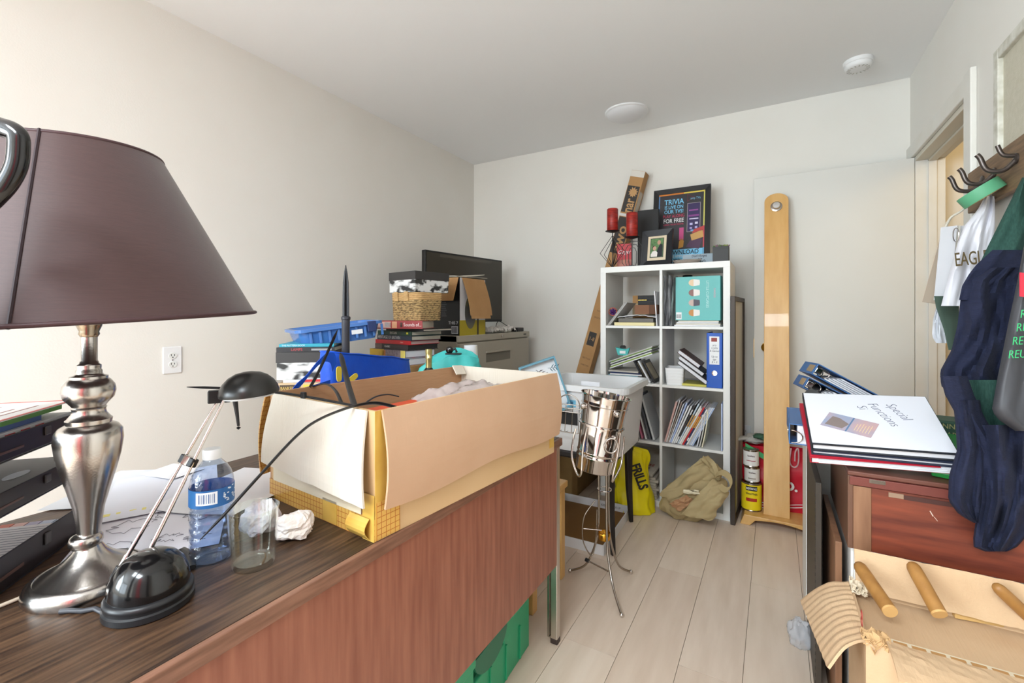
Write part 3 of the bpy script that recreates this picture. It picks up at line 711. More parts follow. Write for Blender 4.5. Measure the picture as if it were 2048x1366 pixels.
MB().grid(lambda u, v: V((.004+.05*math.sin(1.45)+.004*v, .05+u*.215, .127-.022*v)), 2, 3).build('tuck_flap', KR, t, solid=.003)
MB().grid(lambda u, v: V((-.03-.2*v, .02+u*.34, .368+.012*u+.004*v)), 4, 4).build('top_flap', plain((206, 196, 178), .7), t, solid=.003)
MB().grid(lambda u, v: V((-.05-.18*v, .02+u*.335, .374+.03*u*u+.004*v)), 6, 4).build('top_flap', plain((214, 206, 190), .7), t, solid=.003)
# papers and power brick at the foot of the TV
for k, (y, z, w, lab) in enumerate(((2.72, 0, .22, 'crumpled white paper on the filing cabinet beside the product box'), (2.9, 0, .2, 'white paper sheaf on the filing cabinet in front of the television'))):
    o = MB().grid(lambda u, v: V((-.1+u*.17, -.09+v*w*.75, .004+.03*abs(fbm((u*4+k*3, v*5, k)))*2+.012*math.sin(v*3.1))), 14, 14).build('crumpled_paper', mat('paper_grey', (214, 208, 200), .7), None, solid=.002, off=1)
    o.location = (-1.74, y, FZ); tag(o, lab, 'paper')
t = thing('power_adapter', 'small black power adapter with a thin cable on the filing cabinet', 'adapter', (-1.73, 3.08, FZ))
box('adapter_body', BLACKP, t, -.03, .03, -.05, .05, 0, .03, .004)
MB().tube(smoothp([V((-.03, -.05, .015)), V((-.05, -.09, .05)), V((-.1, -.12, .08)), V((-.14, -.1, .03)), V((-.18, -.08, .02))]), .0025, 6).build('cable', BLACKP, t, smooth=True)

# ================================================================ side table behind the desk and its pile
t = thing('side_table', 'plain wooden side table behind the desk carrying books and bags', 'table')
TZ = .745
box('tabletop', BROWNW, t, -2.25, -1.30, 1.585, 2.22, TZ-.03, TZ, .003)
for x in (-2.22, -1.33):
    for y in (1.615, 2.19): box('leg', BROWNW, t, x-.022, x+.022, y-.022, y+.022, 0, TZ-.03, .003)

def book(label, corner, rz, L, W, h, cover, spine_txt=None, txtcol=(230, 230, 226), pages=PAGES, ts=.7, sxt=1, blocks=(), soft=False, name='book', cat='book', group=None, tx=.02, serif=0):
    # corner = near right lower corner; spine along -x facing -y, head of the pages facing +x
    t = thing(name, label, cat, corner, rz, group)
    c = .0015 if soft else .003
    g = MB().box(-L, 0, 0, W, 0, c).box(-L, 0, 0, W, h-c, h).box(-L, 0, 0, .004, c, h-c)
    g.build('cover', cover, t, .0006)
    box('page_block', pages, t, -L+.004, -.004, .004, W-.004, c, h-c)
    for (x0, x1, z0, z1, cc) in blocks: box('spine_block', plain(cc, .45), t, -L+x0*L, -L+x1*L, -.0007, 0, z0*h, z1*h)
    if spine_txt: text('spine_title', spine_txt, h*ts, plain(txtcol, .5), t, frame((-L+tx*L, -.0008, h*.5), (1, 0, 0), (0, 0, 1)), sxt, .0003)
    return t
G = 'books in the stack beside the filing cabinet'
cx, cy = -1.655, 1.80
zt = [1.140, 1.098, 1.084, 1.060, 1.034, 1.011, .982, .943, .905]
book('thick red paperback on top of the tall stack under the basket', (cx+.085, cy-.005, zt[1]), 22, .30, .2, zt[0]-zt[1], plain((152, 52, 52), .5), 'Sounds of...', (232, 214, 210), ts=.62, tx=.66, sxt=.8, blocks=((.14, .43, .12, .88, (214, 172, 160)), (.32, .43, .2, .8, (236, 236, 240)), (.45, .54, .1, .9, (206, 150, 112)), (.6, .64, .2, .8, (70, 44, 34))), group=G)
book('thin black book lying just below the red paperback', (cx+.085, cy+.0, zt[2]), -5, .29, .22, zt[1]-zt[2]-.0005, plain((30, 28, 30)), pages=PAGES, group=G)
book('dark green hardback with BRITAIN in white on its spine', (cx+.005, cy, zt[3]), -9, .30, .215, zt[2]-zt[3]-.0005, plain((22, 62, 48), .4), 'BRITAIN', (232, 232, 220), ts=.8, tx=.38, sxt=.9, blocks=((.86, .91, .3, .75, (220, 214, 60)),), group=G)
book('dark blue hardback with HERITAGE OF BRITAIN on its spine', (cx+.005, cy, zt[4]), -9, .305, .21, zt[3]-zt[4]-.0005, plain((44, 54, 70), .4), 'HERITAGE OF BRITAIN', (206, 206, 204), ts=.95, tx=.03, sxt=.82, group=G)
book('bright red hardback in the middle of the tall stack', (cx-.005, cy+.005, zt[5]), -7, .30, .21, zt[4]-zt[5]-.0005, plain((196, 34, 42), .35), 'Classic', (236, 190, 170), ts=.4, tx=.72, pages=mat('pinkish_pages', (200, 172, 168), .8), group=G)
book('dark photo-covered hardback below the bright red one', (cx-.015, cy-.005, zt[6]), -10, .30, .21, zt[5]-zt[6]-.0005, plain((52, 44, 46), .4), 'CLASSIC', (226, 226, 226), ts=.5, tx=.3, blocks=((0, .22, 0, 1, (104, 84, 76)),), pages=plain((44, 40, 40)), group=G)
book('yellow and speckled thick hardback low in the tall stack', (cx-.02, cy-.02, zt[7]), -8, .31, .21, zt[6]-zt[7]-.0005, mat('speckled_cover', (150, 140, 144), .5, col2=(110, 96, 110), scale=80), blocks=((0, .42, 0, 1, (206, 170, 50)), (.36, .46, .1, .9, (196, 120, 50)), (.88, 1, 0, 1, (232, 214, 110))), pages=PAGESW, group=G)
book('grey patterned hardback at the bottom of the tall stack', (cx-.0, cy-.03, zt[8]), -6, .31, .21, zt[7]-zt[8]-.0005, mat('grey_pattern', (150, 150, 158), .5, col2=(196, 120, 124), scale=30, contrast=(.5, .7)), pages=PAGESW, group=G)
o = box('brown_carton', CARDD, None, -1.98, -1.63, 1.72, 2.05, TZ, zt[8]-.0005, .002); tag(o, 'plain brown carton under the tall stack of books', 'carton')

# raffia basket
t = thing('raffia_basket', 'woven raffia basket with a lighter rim on the red paperback', 'basket', (-1.715, 1.915, zt[0]), -9)
def bask(k):
    z = k*.15; wx = .111+.006*k; wy = .083+.006*k; return wx, wy, z
def rrect(wx, wy, r=.03, n=6):
    out = []
    for sx, sy, a0 in ((1, -1, -90), (1, 1, 0), (-1, 1, 90), (-1, -1, 180)):
        for q in range(n+1):
            a = math.radians(a0+90*q/n); out.append((sx*(wx-r)+r*math.cos(a), sy*(wy-r)+r*math.sin(a)))
    return out
NR = 15
for part, m, r0, r1 in (('woven_body', RAFFIA, 0, 11), ('rim_band', RAFFL, 11, 15)):
    g = MB()
    for k in range(r0, r1):
        wx, wy, z = bask((k+.5)/NR)
        g.tube([(x, y, z) for x, y in rrect(wx, wy)], .0058, 6, closed=True)
    g.build(part, m, t, smooth=True)
wx, wy, z = bask(0); MB().prism(rrect(wx, wy), 0, .004).build('basket_base', RAFFIA, t)
for x in (-.075, .012):
    wx, wy, z = bask(1)
    MB().grid(lambda u, v: V((x+u*.034, -wy-.008-.002*math.sin(v*6)+.0*u+.008*v*.0, .155-v*.05)), 2, 5).build('handle_strap', RAFFL, t, solid=.004)
# monochrome lidded boxes
def bwbox(label, loc, rz, w, d, h, lid):
    t = thing('photo_storage_box', label, 'box', loc, rz)
    box('body', BW, t, -w, 0, 0, d, 0, h-lid*.4, .001)
    box('lid', mat('dark_lid', (60, 58, 58), .4), t, -w-.003, .003, -.003, d+.003, h-lid, h, .001)
    return t
bwbox('black and white photo print storage box on top of the raffia basket', (-1.655, 1.835, zt[0]+.155), -9, .225, .24, .112, .045)

# left pile: stand, file box, photo box, books, blue tray
t = thing('low_stand', 'low brown wooden stand beside the left wall under the file box', 'stand')
rzl = 40; C0 = V((-1.655, 1.312, 0)); R = math.radians(rzl); lx = V((math.cos(R), math.sin(R), 0)); ly = V((-math.sin(R), math.cos(R), 0))
t.location = (C0.x, C0.y, 0); t.rotation_euler = (0, 0, R); LZ = .70
box('stand_top', BROWNW, t, -.21, -.005, .01, .3, LZ-.025, LZ, .003)
for x in (-.19, -.025):
    for y in (.03, .28): box('leg', BROWNW, t, x-.018, x+.018, y-.018, y+.018, 0, LZ-.025, .003)
t = thing('file_box', 'tan cardboard file box with STAPLES lettering at the bottom of the left pile', 'box', (C0.x, C0.y, LZ), rzl)
box('body', mat('file_box_card', (206, 178, 142), .8), t, -.215, 0, 0, .32, 0, .15, .002)
box('lid', mat('file_box_card', (206, 178, 142), .8), t, -.219, .004, -.004, .324, .15, .18, .002)
box('dark_label', plain((70, 56, 44)), t, -.212, -.128, -.0046, -.0036, .11, .172)
text('label_text', 'BANKER BOX', .02, plain((214, 180, 90)), t, frame((-.209, -.0048, .157), (1, 0, 0), (0, 0, 1)), .7)
text('label_text', 'STORAGE', .02, plain((214, 180, 90)), t, frame((-.209, -.0048, .128), (1, 0, 0), (0, 0, 1)), .8)
box('yellow_label', plain((238, 196, 70)), t, -.118, -.02, -.0046, -.0036, .105, .172)
text('label_text', 'STAP', .042, plain((60, 50, 40)), t, frame((-.112, -.0048, .138), (1, 0, 0), (0, 0, 1)), .8, bold=.0006)
z = LZ+.181
o = box('red_edged_folder', PAPER, None, -.2, .012, 0, .3, 0, .012, .001); o.location = (C0.x, C0.y, z); o.rotation_euler = (0, 0, R)
tag(o, 'white document wallet with a red tab on the file box', 'folder'); box('red_tab', plain((196, 40, 40)), o, -.12, -.03, -.002, .0, .002, .012)
z += .0125
bwbox('black and white photo print storage box in the left pile under the books', (C0.x, C0.y+.0, z), rzl, .225, .25, .118, .045)
z += .1185
G2 = 'books under the blue tray'
book('black hardback with red lettering under the teal book', (C0.x+.012, C0.y, z), rzl-1, .235, .30, .02, plain((42, 42, 46), .4), 'LAMPS', (196, 80, 84), ts=.8, tx=.25, group=G2, blocks=((.6, .95, .3, .7, (150, 150, 150)),))
z += .0205
book('thin teal book directly under the blue plastic tray', (C0.x-.006, C0.y+.012, z), rzl+3, .22, .31, .013, plain((60, 168, 188), .4), 'THE PATTERN BOOK', (226, 240, 240), ts=.75, tx=.05, group=G2)
z += .0135
q1 = ad(592, 662, 1.93); q2 = ad(768, 640, 2.16)
xd_ = (q2-q1); lt_ = xd_.length; mxt = frame(q1, xd_, (-xd_.y, xd_.x, .0))
t = thing('plastic_tray', 'translucent blue plastic tray tilted on the left pile of books', 'tray', mx=mxt @ T(lt_/2, .14, -.079) @ rot('Z', -90))
g = MB()
w, l, h = .13, lt_/2-.012, .078
def trayf(u, v):
    k = v; pts = rrect(w-.02+.02*k, l-.02+.02*k, .035, 6); i = int(round(u*len(pts))) % len(pts)
    return V((pts[i][0], pts[i][1], k*h))
g = MB().grid(trayf, 28, 5, wrap=True); g.prism(rrect(w-.02, l-.02, .035), 0, .003); g.build('tray_body', BLUEPL, t, smooth=True, solid=.003)
g = MB(); o1 = rrect(w+.012, l+.012, .04); i1 = rrect(w-.002, l-.002, .035); n = len(o1)
g.add([(x, y, h) for x, y in o1]+[(x, y, h) for x, y in i1], [(i, (i+1) % n, n+(i+1) % n, n+i) for i in range(n)]); g.add([(x, y, h) for x, y in o1]+[(x, y, h-.012) for x, y in o1], [(i, (i+1) % n, n+(i+1) % n, n+i) for i in range(n)])
g.build('tray_rim', BLUEPL, t, solid=.003)
for k in range(9): box('tray_rib', BLUEPL, t, w-.004, w+.001, -l+.04+k*.04, -l+.052+k*.04, .01, h-.014, .002)
box('price_sticker', WHITEP, t, w-.002, w+.0015, .04, .09, .03, .05); box('corner_clip', plain((40, 56, 100)), t, w-.0, w+.018, l-.07, l-.03, h-.045, h+.004, .003)

# ================================================================ blue shopper, teal bag and the things in them
BXp = -1.335
t = thing('blue_shopper', 'bright blue woven shopping bag with yellow print behind the carton', 'bag', (BXp, 1.225, DT))
def bagp(u, v):      # closed loop around, v up
    a = u*2*math.pi; y = .205*math.copysign(abs(math.cos(a))**.5, math.cos(a)); x = .052*math.copysign(abs(math.sin(a))**.7, math.sin(a))
    top = .285-.03*(y/.205)+.01*fbm((y*9, 0, 3))
    z = v*top
    return V((x*(1+.25*fbm((y*7, z*8, 1)))-.012*v*0, y*(1-.04*v)+.012*fbm((z*9, x*5, 2)), z))
MB().grid(bagp, 56, 12, wrap=True).prism([(bagp(k/28, 0).x, bagp(k/28, 0).y) for k in range(28)], 0, .003).build('bag_body', BLUEBAG, t, smooth=True)
MB().tube([bagp(k/56, 1) for k in range(56)], .003, 6, closed=True).build('hem', BLUEBAG, t, smooth=True)
def ribbon(path, wv, th=.002, n=5):
    P = smoothp([V(p) for p in path], n); wv = V(wv)
    return MB().grid(lambda u, v: P[min(int(round(v*(len(P)-1))), len(P)-1)]+wv*(u-.5), 1, len(P)-1)
lp_ = lambda u, v: ax(u, v, BXp+.05)-V((BXp, 1.225, DT))
ribbon([lp_(668, 735), lp_(664, 716), lp_(648, 716), lp_(628, 735), lp_(608, 760), lp_(590, 776), lp_(578, 790)], (0, .018, .03)).build('handle_strap', BLUEBAG, t, solid=.003)
ribbon([lp_(660, 765), lp_(630, 775), lp_(600, 783), lp_(580, 790)], (0, .0, .018)).build('handle_strap', BLUEBAG, t, solid=.003)
YEL = plain((232, 206, 70), .5)
def patch(cy_, cz_, ry, rz_, tilt):
    pts = []
    for k in range(18):
        a = k*2*math.pi/18; y = math.copysign(abs(math.cos(a))**.6, math.cos(a))*ry; zz_ = math.copysign(abs(math.sin(a))**.6, math.sin(a))*rz_
        pts.append((y*math.cos(tilt)-zz_*math.sin(tilt), y*math.sin(tilt)+zz_*math.cos(tilt)))
    return MB().prism(pts, 0, .003, frame((.061, cy_, cz_), (0, 1, 0), (0, 0, 1)))
yp = ax(677, 748, BXp+.06); patch(yp.y-1.225, yp.z-DT, .0105, .026, .05).build('yellow_print', YEL, t)
yp = ax(705, 756, BXp+.06); patch(yp.y-1.225, yp.z-DT, .022, .010, .5).build('yellow_print', YEL, t)
t.rotation_euler = (0, 0, math.radians(0))
st = ax(690, 600, BXp-.0); t = thing('ground_spike', 'tall black plastic ground spike standing in the blue shopping bag', 'spike', (st.x+.004, st.y, DT+.006))
s_z = lambda v: 1.17-(v-630)*1.63/907-DT-.006
MB().lathe([(.0135, 0), (.0135, s_z(655)), (.0142, s_z(653)), (.0142, s_z(640)), (.0165, s_z(639)), (.0165, s_z(634)), (.0115, s_z(632))], 28).build('tube', mat('spike_tube', (54, 55, 62), .4), t, smooth=True)
for k in range(4):
    MB().prism([(0, s_z(637)), (.0125, s_z(637)), (.0125, s_z(610)), (.0105, s_z(565)), (.006, s_z(545)), (.0, s_z(530))], -.0022, .0022, rot('Z', k*90+20) @ frame((0, 0, 0), (1, 0, 0), (0, 0, 1))).build('fin', mat('spike_fin', (38, 38, 42), .45), t, .001)

p = V((-1.45, 1.865, TZ))
t = thing('teal_bag', 'crumpled teal fabric bag holding a bottle on the side table', 'bag', p, 35)
def teal(u, v):
    a = u*2*math.pi; k = 1-.0*v; zt_ = .205+.04*math.cos(a-.3)-.03*math.cos(2*a)+.02*fbm((math.cos(a)*2, math.sin(a)*2, 5))
    if v <= .75: q = v/.75; r = 1+.08*math.sin(q*3); z = q*zt_
    else: q = (v-.75)/.25; r = 1-.55*q; z = zt_-.055*q
    f = 1+.16*fbm((math.cos(a)*2.2, math.sin(a)*2.2, z*7))+.08*fbm((math.cos(a)*6, math.sin(a)*6, z*14))
    return V((.155*math.cos(a)*r*f, .085*math.sin(a)*r*f, max(z, 0)))
MB().grid(teal, 64, 26, wrap=True).build('bag_body', TEALBAG, t, smooth=True, solid=.002)
q = ad(858, 730, 2.13)
t = thing('wine_bottle', 'bottle with a gold foil neck sticking out of the teal bag', 'bottle', (-1.425, 1.675, TZ))
MB().lathe([(.034, 0), (.036, .004), (.036, .13), (.03, .155), (.0145, .175), (.0140, .185)], 32).build('glass_body', mat('dark_bottle', (30, 36, 28), .1), t, smooth=True)
MB().lathe([(.0150, .17), (.0150, .214), (.0165, .217), (.0165, .224), (.0150, .226), (.0158, .243), (.0165, .247), (.0165, .262), (.001, .263)], 32).build('foil_cap', mat('gold_foil', (206, 190, 130), .3, .8), t, smooth=True)
t = thing('black_gadget', 'small black clip-shaped gadget lying on the teal bag', 'gadget', (-1.42, 1.86, TZ+.222), 20)
box('gadget_base', BLACKP, t, -.04, .04, -.014, .014, 0, .008, .002)
MB().lathe([(.017, 0), (.018, .004), (.018, .022), (.014, .026)], 20, T(-.02, 0, .024) @ rot('X', 90) @ T(0, 0, -.012)).build('gadget_wheel', BLACKG, t, smooth=True)
MB().tube([(-.02, 0, .02), (.01, 0, .03), (.018, .0, .012)], .006, 8).build('gadget_arm', BLACKP, t, smooth=True)
t = thing('paper_cone', 'white tapered paper roll standing behind the teal bag', 'paper roll', (-1.475, 2.09, TZ))
MB().lathe([(.052, 0), (.036, .255)], 32, cap=False).build('cone', PAPER, t, smooth=True, solid=.002)
MB().grid(lambda u, v: V((.0535-.016*u, -.006+.012*v, .255*u)), 4, 1).build('overlap_edge', PAPER2, t, solid=.001)
# ================================================================ white cube shelf
KX0, KX1, KY0, KY1, KH = -.976, -.214, 2.84, 3.228, 1.478
OT, IT = .036, .016
CWd = (KX1-KX0-2*OT-IT)/2; CH = (KH-2*OT-3*IT)/4
t = thing('cube_shelf', 'tall white cube shelf unit with eight compartments against the back wall', 'shelf')
box('side_panel', KWHITE, t, KX0, KX0+OT, KY0, KY1, 0, KH-OT, .001)
box('side_panel', KWHITE, t, KX1-OT, KX1, KY0, KY1, 0, KH-OT, .001)
box('top_panel', KWHITE, t, KX0, KX1, KY0, KY1, KH-OT, KH, .001)
box('bottom_panel', KWHITE, t, KX0+OT, KX1-OT, KY0, KY1, 0, OT, .001)
XM = KX0+OT+CWd
box('centre_divider', KWHITE, t, XM, XM+IT, KY0+.001, KY1, OT, KH-OT, .0008)
def cz(i): return KH-OT-CH-i*(CH+IT)          # floor height of row i, top row first
def cx0(j): return KX0+OT+j*(CWd+IT)
for i in range(3):
    for j in range(2): box('shelf_board', KWHITE, t, cx0(j), cx0(j)+CWd, KY0+.001, KY1, cz(i)-IT, cz(i), .0008)
KT = KH+.0004
def solo(name, label, cat, m, x0, x1, y0, y1, z0, z1, bev=0, rz=0, group=None, tilt=None):
    c = V(((x0+x1)/2, (y0+y1)/2, z0))
    o = box(name, m, None, x0-c.x, x1-c.x, y0-c.y, y1-c.y, 0, z1-z0, bev)
    o.location = c; o.rotation_euler = (0, math.radians(tilt or 0), math.radians(rz))
    return tag(o, label, cat, group)

# ---- top left compartment
X, Z = cx0(0), cz(0)+.0006
solo('cream_board', 'cream board lying at the bottom of the top left compartment', 'board', plain((236, 222, 168)), X+.05, X+.30, 2.86, 3.1, Z, Z+.02)
solo('grey_folder', 'grey document folder on the cream board', 'folder', plain((112, 108, 102)), X+.075, X+.295, 2.865, 3.09, Z+.0205, Z+.046, .003)
o = MB().grid(lambda u, v: V((X+.07+u*.245, 2.862+v*.22, Z+.049+.012*abs(fbm((u*5, v*4, 2)))+.012*math.sin(u*3.1))), 20, 10).build('loose_papers', PAPER, None, solid=.003, off=1); tag(o, 'rumpled white papers on top of the grey folder', 'paper')
t = thing('brown_box', 'small brown cardboard box in the top left compartment', 'box', (X+.245, 2.93, Z+.072), 0)
box('body', mat('brown_card', (134, 92, 66), .7), t, -.07, .07, -.05, .05, 0, .058, .001); box('lid_flap', mat('brown_card_dark', (100, 66, 46), .7), t, .02, .071, -.051, .051, .0, .0585, .001)
t = thing('black_box', 'flat black box stacked on the small brown box', 'box', (X+.245, 2.95, Z+.1306), 0)
box('body', BLACKM, t, -.055, .055, -.045, .045, 0, .03, .001); box('lid', BLACKM, t, -.056, .056, -.046, .046, .031, .06, .001); box('gold_line', BRASS, t, -.053, .0, -.0464, -.0455, .0295, .0315)
t = thing('tan_box', 'tan cardboard box at the back of the top left compartment', 'box', (X+.2, 3.16, Z))
box('body', CARDD, t, -.1, .1, -.05, .05, 0, .2, .002); box('pale_label', plain((216, 196, 158)), t, -.1, .06, -.0512, -.05, .06, .145)
solo('white_card', 'white card leaning against the divider in the top left compartment', 'card', PAPER, X+.312, X+.318, 2.87, 3.1, Z, Z+.215, 0, tilt=-4)
for k in range(3):
    solo('exercise_book', 'thin grey exercise book leaning beside the purple tinsel', 'notebook', plain((178+8*k, 176+8*k, 172+8*k)), X+.004+k*.0065, X+.008+k*.0065, 2.86, 3.08, Z+.003, Z+.185, 0, tilt=38, group='exercise books leaning in the top left compartment')
g = MB(); q = random.Random(5)
for k in range(70):
    d = V((q.gauss(0, 1), q.gauss(0, 1), q.gauss(0, 1))).normalized(); g.tube([V((0, 0, .034)), V((0, 0, .034))+d*.034], .0022, 4)
t = thing('tinsel_ball', 'purple and orange tinsel ball in the top left compartment', 'tinsel', (X+.03, 2.9, Z+.062))
t.scale = (.74, .74, .74)
g.build('purple_tinsel', plain((96, 44, 128), .3), t)
MB().tube([(.036*math.cos(a), -.01, .036+.034*math.sin(a)) for a in [k*.35 for k in range(18)]], .003, 6, closed=True).build('orange_loop', plain((214, 92, 50), .4), t, smooth=True)

# ---- top right compartment
X = cx0(1)
SLV = mat('clear_sleeve', (228, 228, 231), .18, alpha=.85, bump=.4, bscale=24)
t = thing('sleeve_bundle', 'bundle of crinkled clear plastic sleeves standing by the divider', 'plastic sleeves', (X+.035, 2.92, Z))
for k in range(4):
    MB().grid(lambda u, v: V((-.025+k*.013+.012*fbm((v*4, u*3, k))+.018*(v-.3)*(1 if k % 2 else -.4), -.06+u*.15, v*.31)), 8, 14).build('sleeve', SLV, t, smooth=True)
for k in range(4):
    solo('white_envelope', 'large white envelope in the pile under the teal cupcake box', 'envelope', [PAPER, PAPER2][k % 2], X+.07+.005*k, X+.325-.006*k, 2.855+.004*k, 3.09, Z+k*.0085, Z+k*.0085+.008, .002, rz=(-2, 1, -1, 2)[k], group='envelopes under the teal box')
t = thing('toy_box', 'teal box with four pictures of bald baby heads printed in a column', 'box', (X+.195, 2.94, Z+.0352), -2)
t['label'] = 'teal box printed with a column of four cupcake pictures'
TEALB = mat('teal_card', (104, 188, 184), .45)
box('body', TEALB, t, -.125, .125, -.05, .05, 0, .262, .001)
for k, (c1, c2) in enumerate((((236, 206, 170), (240, 236, 230)), ((150, 110, 104), (240, 232, 226)), ((206, 180, 170), (90, 84, 96)), ((200, 140, 80), (238, 232, 226)))):
    zc_ = .225-k*.06
    pa = [( .019*math.cos(a)*-1, .021*math.sin(a)) for a in [math.pi/2+s*math.pi/10 for s in range(11)]]
    MB().prism([(-abs(x), y) for x, y in [(.028*math.sin(s*math.pi/10), .021*math.cos(s*math.pi/10)) for s in range(11)]][::-1], 0, .0008, frame((-.022, -.0502, zc_), (1, 0, 0), (0, 0, 1))).build('cupcake_top', plain(c1), t)
    MB().prism([(0, -.021), (.034, -.016), (.036, 0), (.034, .016), (0, .021)], 0, .0008, frame((-.022, -.0502, zc_), (1, 0, 0), (0, 0, 1))).build('cupcake_case', plain(c2), t)
text('box_title', 'LITTLE CUPCAKES', .022, plain((196, 232, 228)), t, frame((.055, -.0505, .235), (0, 0, -1), (1, 0, 0)), .9)
text('box_brand', 'CANDLES', .013, plain((236, 160, 180)), t, frame((.094, -.0505, .19), (0, 0, -1), (1, 0, 0)))
box('barcode', WHITEP, t, -.122, -.09, -.0508, -.05, .005, .048); g = MB()
for k in range(8): g.box(-.12+k*.0036, -.1185+k*.0036, -.0514, -.0507, .012, .036)
g.build('barcode_bars', BLACKM, t)
t = thing('black_can', 'tall matt black canister behind the teal box', 'canister', (X+.105, 3.1, Z+.0352))
MB().lathe([(.028, 0), (.029, .002), (.029, .235), (.027, .238)], 28).build('can', BLACKM, t, smooth=True); MB().lathe([(.03, .238), (.03, .285), (.027, .288), (.001, .288)], 28).build('lid', BLACKP, t, smooth=True)

# ---- second row left
X, Z = cx0(0), cz(1)+.0006
cols = [(226, 228, 230), (70, 110, 150), (216, 220, 224), (120, 170, 190), (236, 236, 236), (40, 50, 90), (206, 200, 190)]
for k, cc in enumerate(cols):
    solo('flat_magazine', ['white magazine at the bottom of the flat pile', 'blue magazine low in the flat pile', 'pale grey magazine in the flat pile', 'light blue magazine in the flat pile', 'bright white magazine in the flat pile', 'navy magazine near the top of the flat pile', 'beige magazine on top of the flat pile'][k]+' beside the leaning frames', 'magazine', plain(cc, .4), X+.012+.004*(k % 3), X+.205+.006*((k*2) % 3), 2.86+.005*(k % 2), 3.1, Z+k*.0095, Z+k*.0095+.009, .001, rz=(k*5 % 7)-3)
zz0 = Z+.068
for k, cc in enumerate([(232, 232, 232), (150, 176, 70), (226, 226, 224), (60, 60, 62), (220, 220, 216), (128, 160, 80), (200, 198, 190)]):
    o = solo('tilted_magazine', ['white', 'lime green', 'off-white', 'black', 'light grey', 'olive green', 'putty grey'][k]+' magazine in the pile tilted up against the divider', 'magazine', plain(cc, .4), X+.01, X+.3-.008*(k % 3), 2.862+.004*(k % 2), 3.06, zz0, zz0+.0065, .001, group='tilted magazines')
    o.rotation_euler = (0, math.radians(-21), 0); o.location.z = zz0+.058+k*.0075; o.location.x = X+.155
for k, (cc, lab) in enumerate((((24, 24, 26), 'black picture frame'), ((226, 226, 228), 'white canvas'), ((40, 38, 40), 'charcoal picture frame'))):
    t = thing('picture_frame', lab+' leaning against the divider in the second row', 'frame', mx=T(X+.245+k*.028, 2.95, Z+.002) @ rot('Y', -29))
    box('frame_border', plain(cc, .4), t, -.005, .005, -.08, .08, 0, .15, .001); box('picture', mat('frame_print', (190, 176, 150), .5, col2=(120, 110, 92), scale=9), t, .005, .0058, -.06, .06, .02, .13)
t = thing('teal_holder', 'small teal plastic holder sitting on the tilted magazines', 'holder', (X+.095, 2.9, Z+.163), 10)
MB().prism([(-.045, .05), (-.03, .0), (.03, .0), (.045, .05), (.02, .04), (-.02, .045)], -.025, .025, rot('X', 90)).build('body', plain((76, 186, 182), .4), t, .003)
box('label', WHITEP, t, -.018, .018, -.0262, -.0252, .012, .03); MB().lathe([(.018, 0), (.02, .01), (.012, .018)], 20, T(0, 0, .045)).build('knob', DGREY, t, smooth=True)

# ---- second row right
X = cx0(1)
t = thing('white_basket', 'small white plastic basket in the second row beside leaning books', 'basket', (X+.06, 2.935, Z), 6)
def bk(u, v):
    pts = rrect(.046+.008*v, .07+.008*v, .015, 5); i = int(round(u*len(pts))) % len(pts); return V((pts[i][0], pts[i][1], .001+v*.10))
MB().grid(bk, 24, 4, wrap=True).prism(rrect(.046, .07, .015, 5), 0, .002).build('basket_wall', WHITEP, t, smooth=True, solid=.003)
for k in range(5): MB().tube([(x, y, .015+k*.018) for x, y in rrect(.0475+.0015*k, .0715+.0015*k, .015, 5)], .0022, 5, closed=True).build('basket_weave', WHITEP, t, smooth=True)
solo('yellow_notebook', 'thin yellow-edged notebook lying under the leaning dark books', 'notebook', plain((206, 196, 90)), X+.11, X+.245, 2.87, 3.05, Z, Z+.012, .001)
for k, (cc, h_, lab) in enumerate((((52, 40, 38), .2, 'thick dark brown hardback with cream pages leaning in the second row'), ((30, 28, 30), .17, 'black hardback leaning behind the dark brown one'), ((84, 44, 40), .15, 'maroon hardback leaning next to the blue lever arch file'))):
    t = thing('leaning_book', lab, 'book', mx=T(X+.243-k*.0215, 2.93+.01*k, Z+.0135+.046*k) @ rot('Y', -54))
    g = MB().box(0, .003, -.07, .1, 0, h_).box(.021, .024, -.07, .1, 0, h_).box(.003, .021, .096, .1, 0, h_); g.build('cover', plain(cc, .4), t); box('page_block', PAGESW, t, .003, .021, -.066, .096, .003, h_-.003)
    box('page_block_front', PAGESW, t, .003, .021, -.0665, -.066, .003, h_-.003)
t = thing('lever_arch_file', 'bright blue lever arch file with a white spine label in the cube shelf', 'binder', (X+.289, 2.862, Z))
BLU = mat('file_blue', (26, 88, 186), .4)
g = MB().box(-.042, -.039, 0, .28, 0, .318).box(.039, .042, 0, .28, 0, .318).box(-.039, .039, 0, .003, 0, .318); g.build('file_cover', BLU, t, .001)
box('page_block', PAGESW, t, -.036, .036, .006, .26, .002, .29); box('spine_label', WHITEP, t, -.027, .026, -.0012, 0, .135, .298)
box('label_mark', plain((150, 66, 60)), t, -.017, .014, -.0018, -.0011, .268, .29)
for k, s_ in enumerate(('arts', 'Crafts', '& Games', '', 'Up to', 'age', '8 + 9')):
    if s_: text('handwriting', s_, .017, plain((60, 62, 80)), t, frame((0, -.0014, .247-k*.0165), (1, 0, 0), (0, 0, 1)), .8, align='CENTER', shear=.2)
MB().lathe([(.015, 0), (.015, .002), (.010, .0022), (.009, .001)], 24, frame((0, 0, .085), (1, 0, 0), (0, 0, 1))).build('finger_ring', CHROME, t, smooth=True)

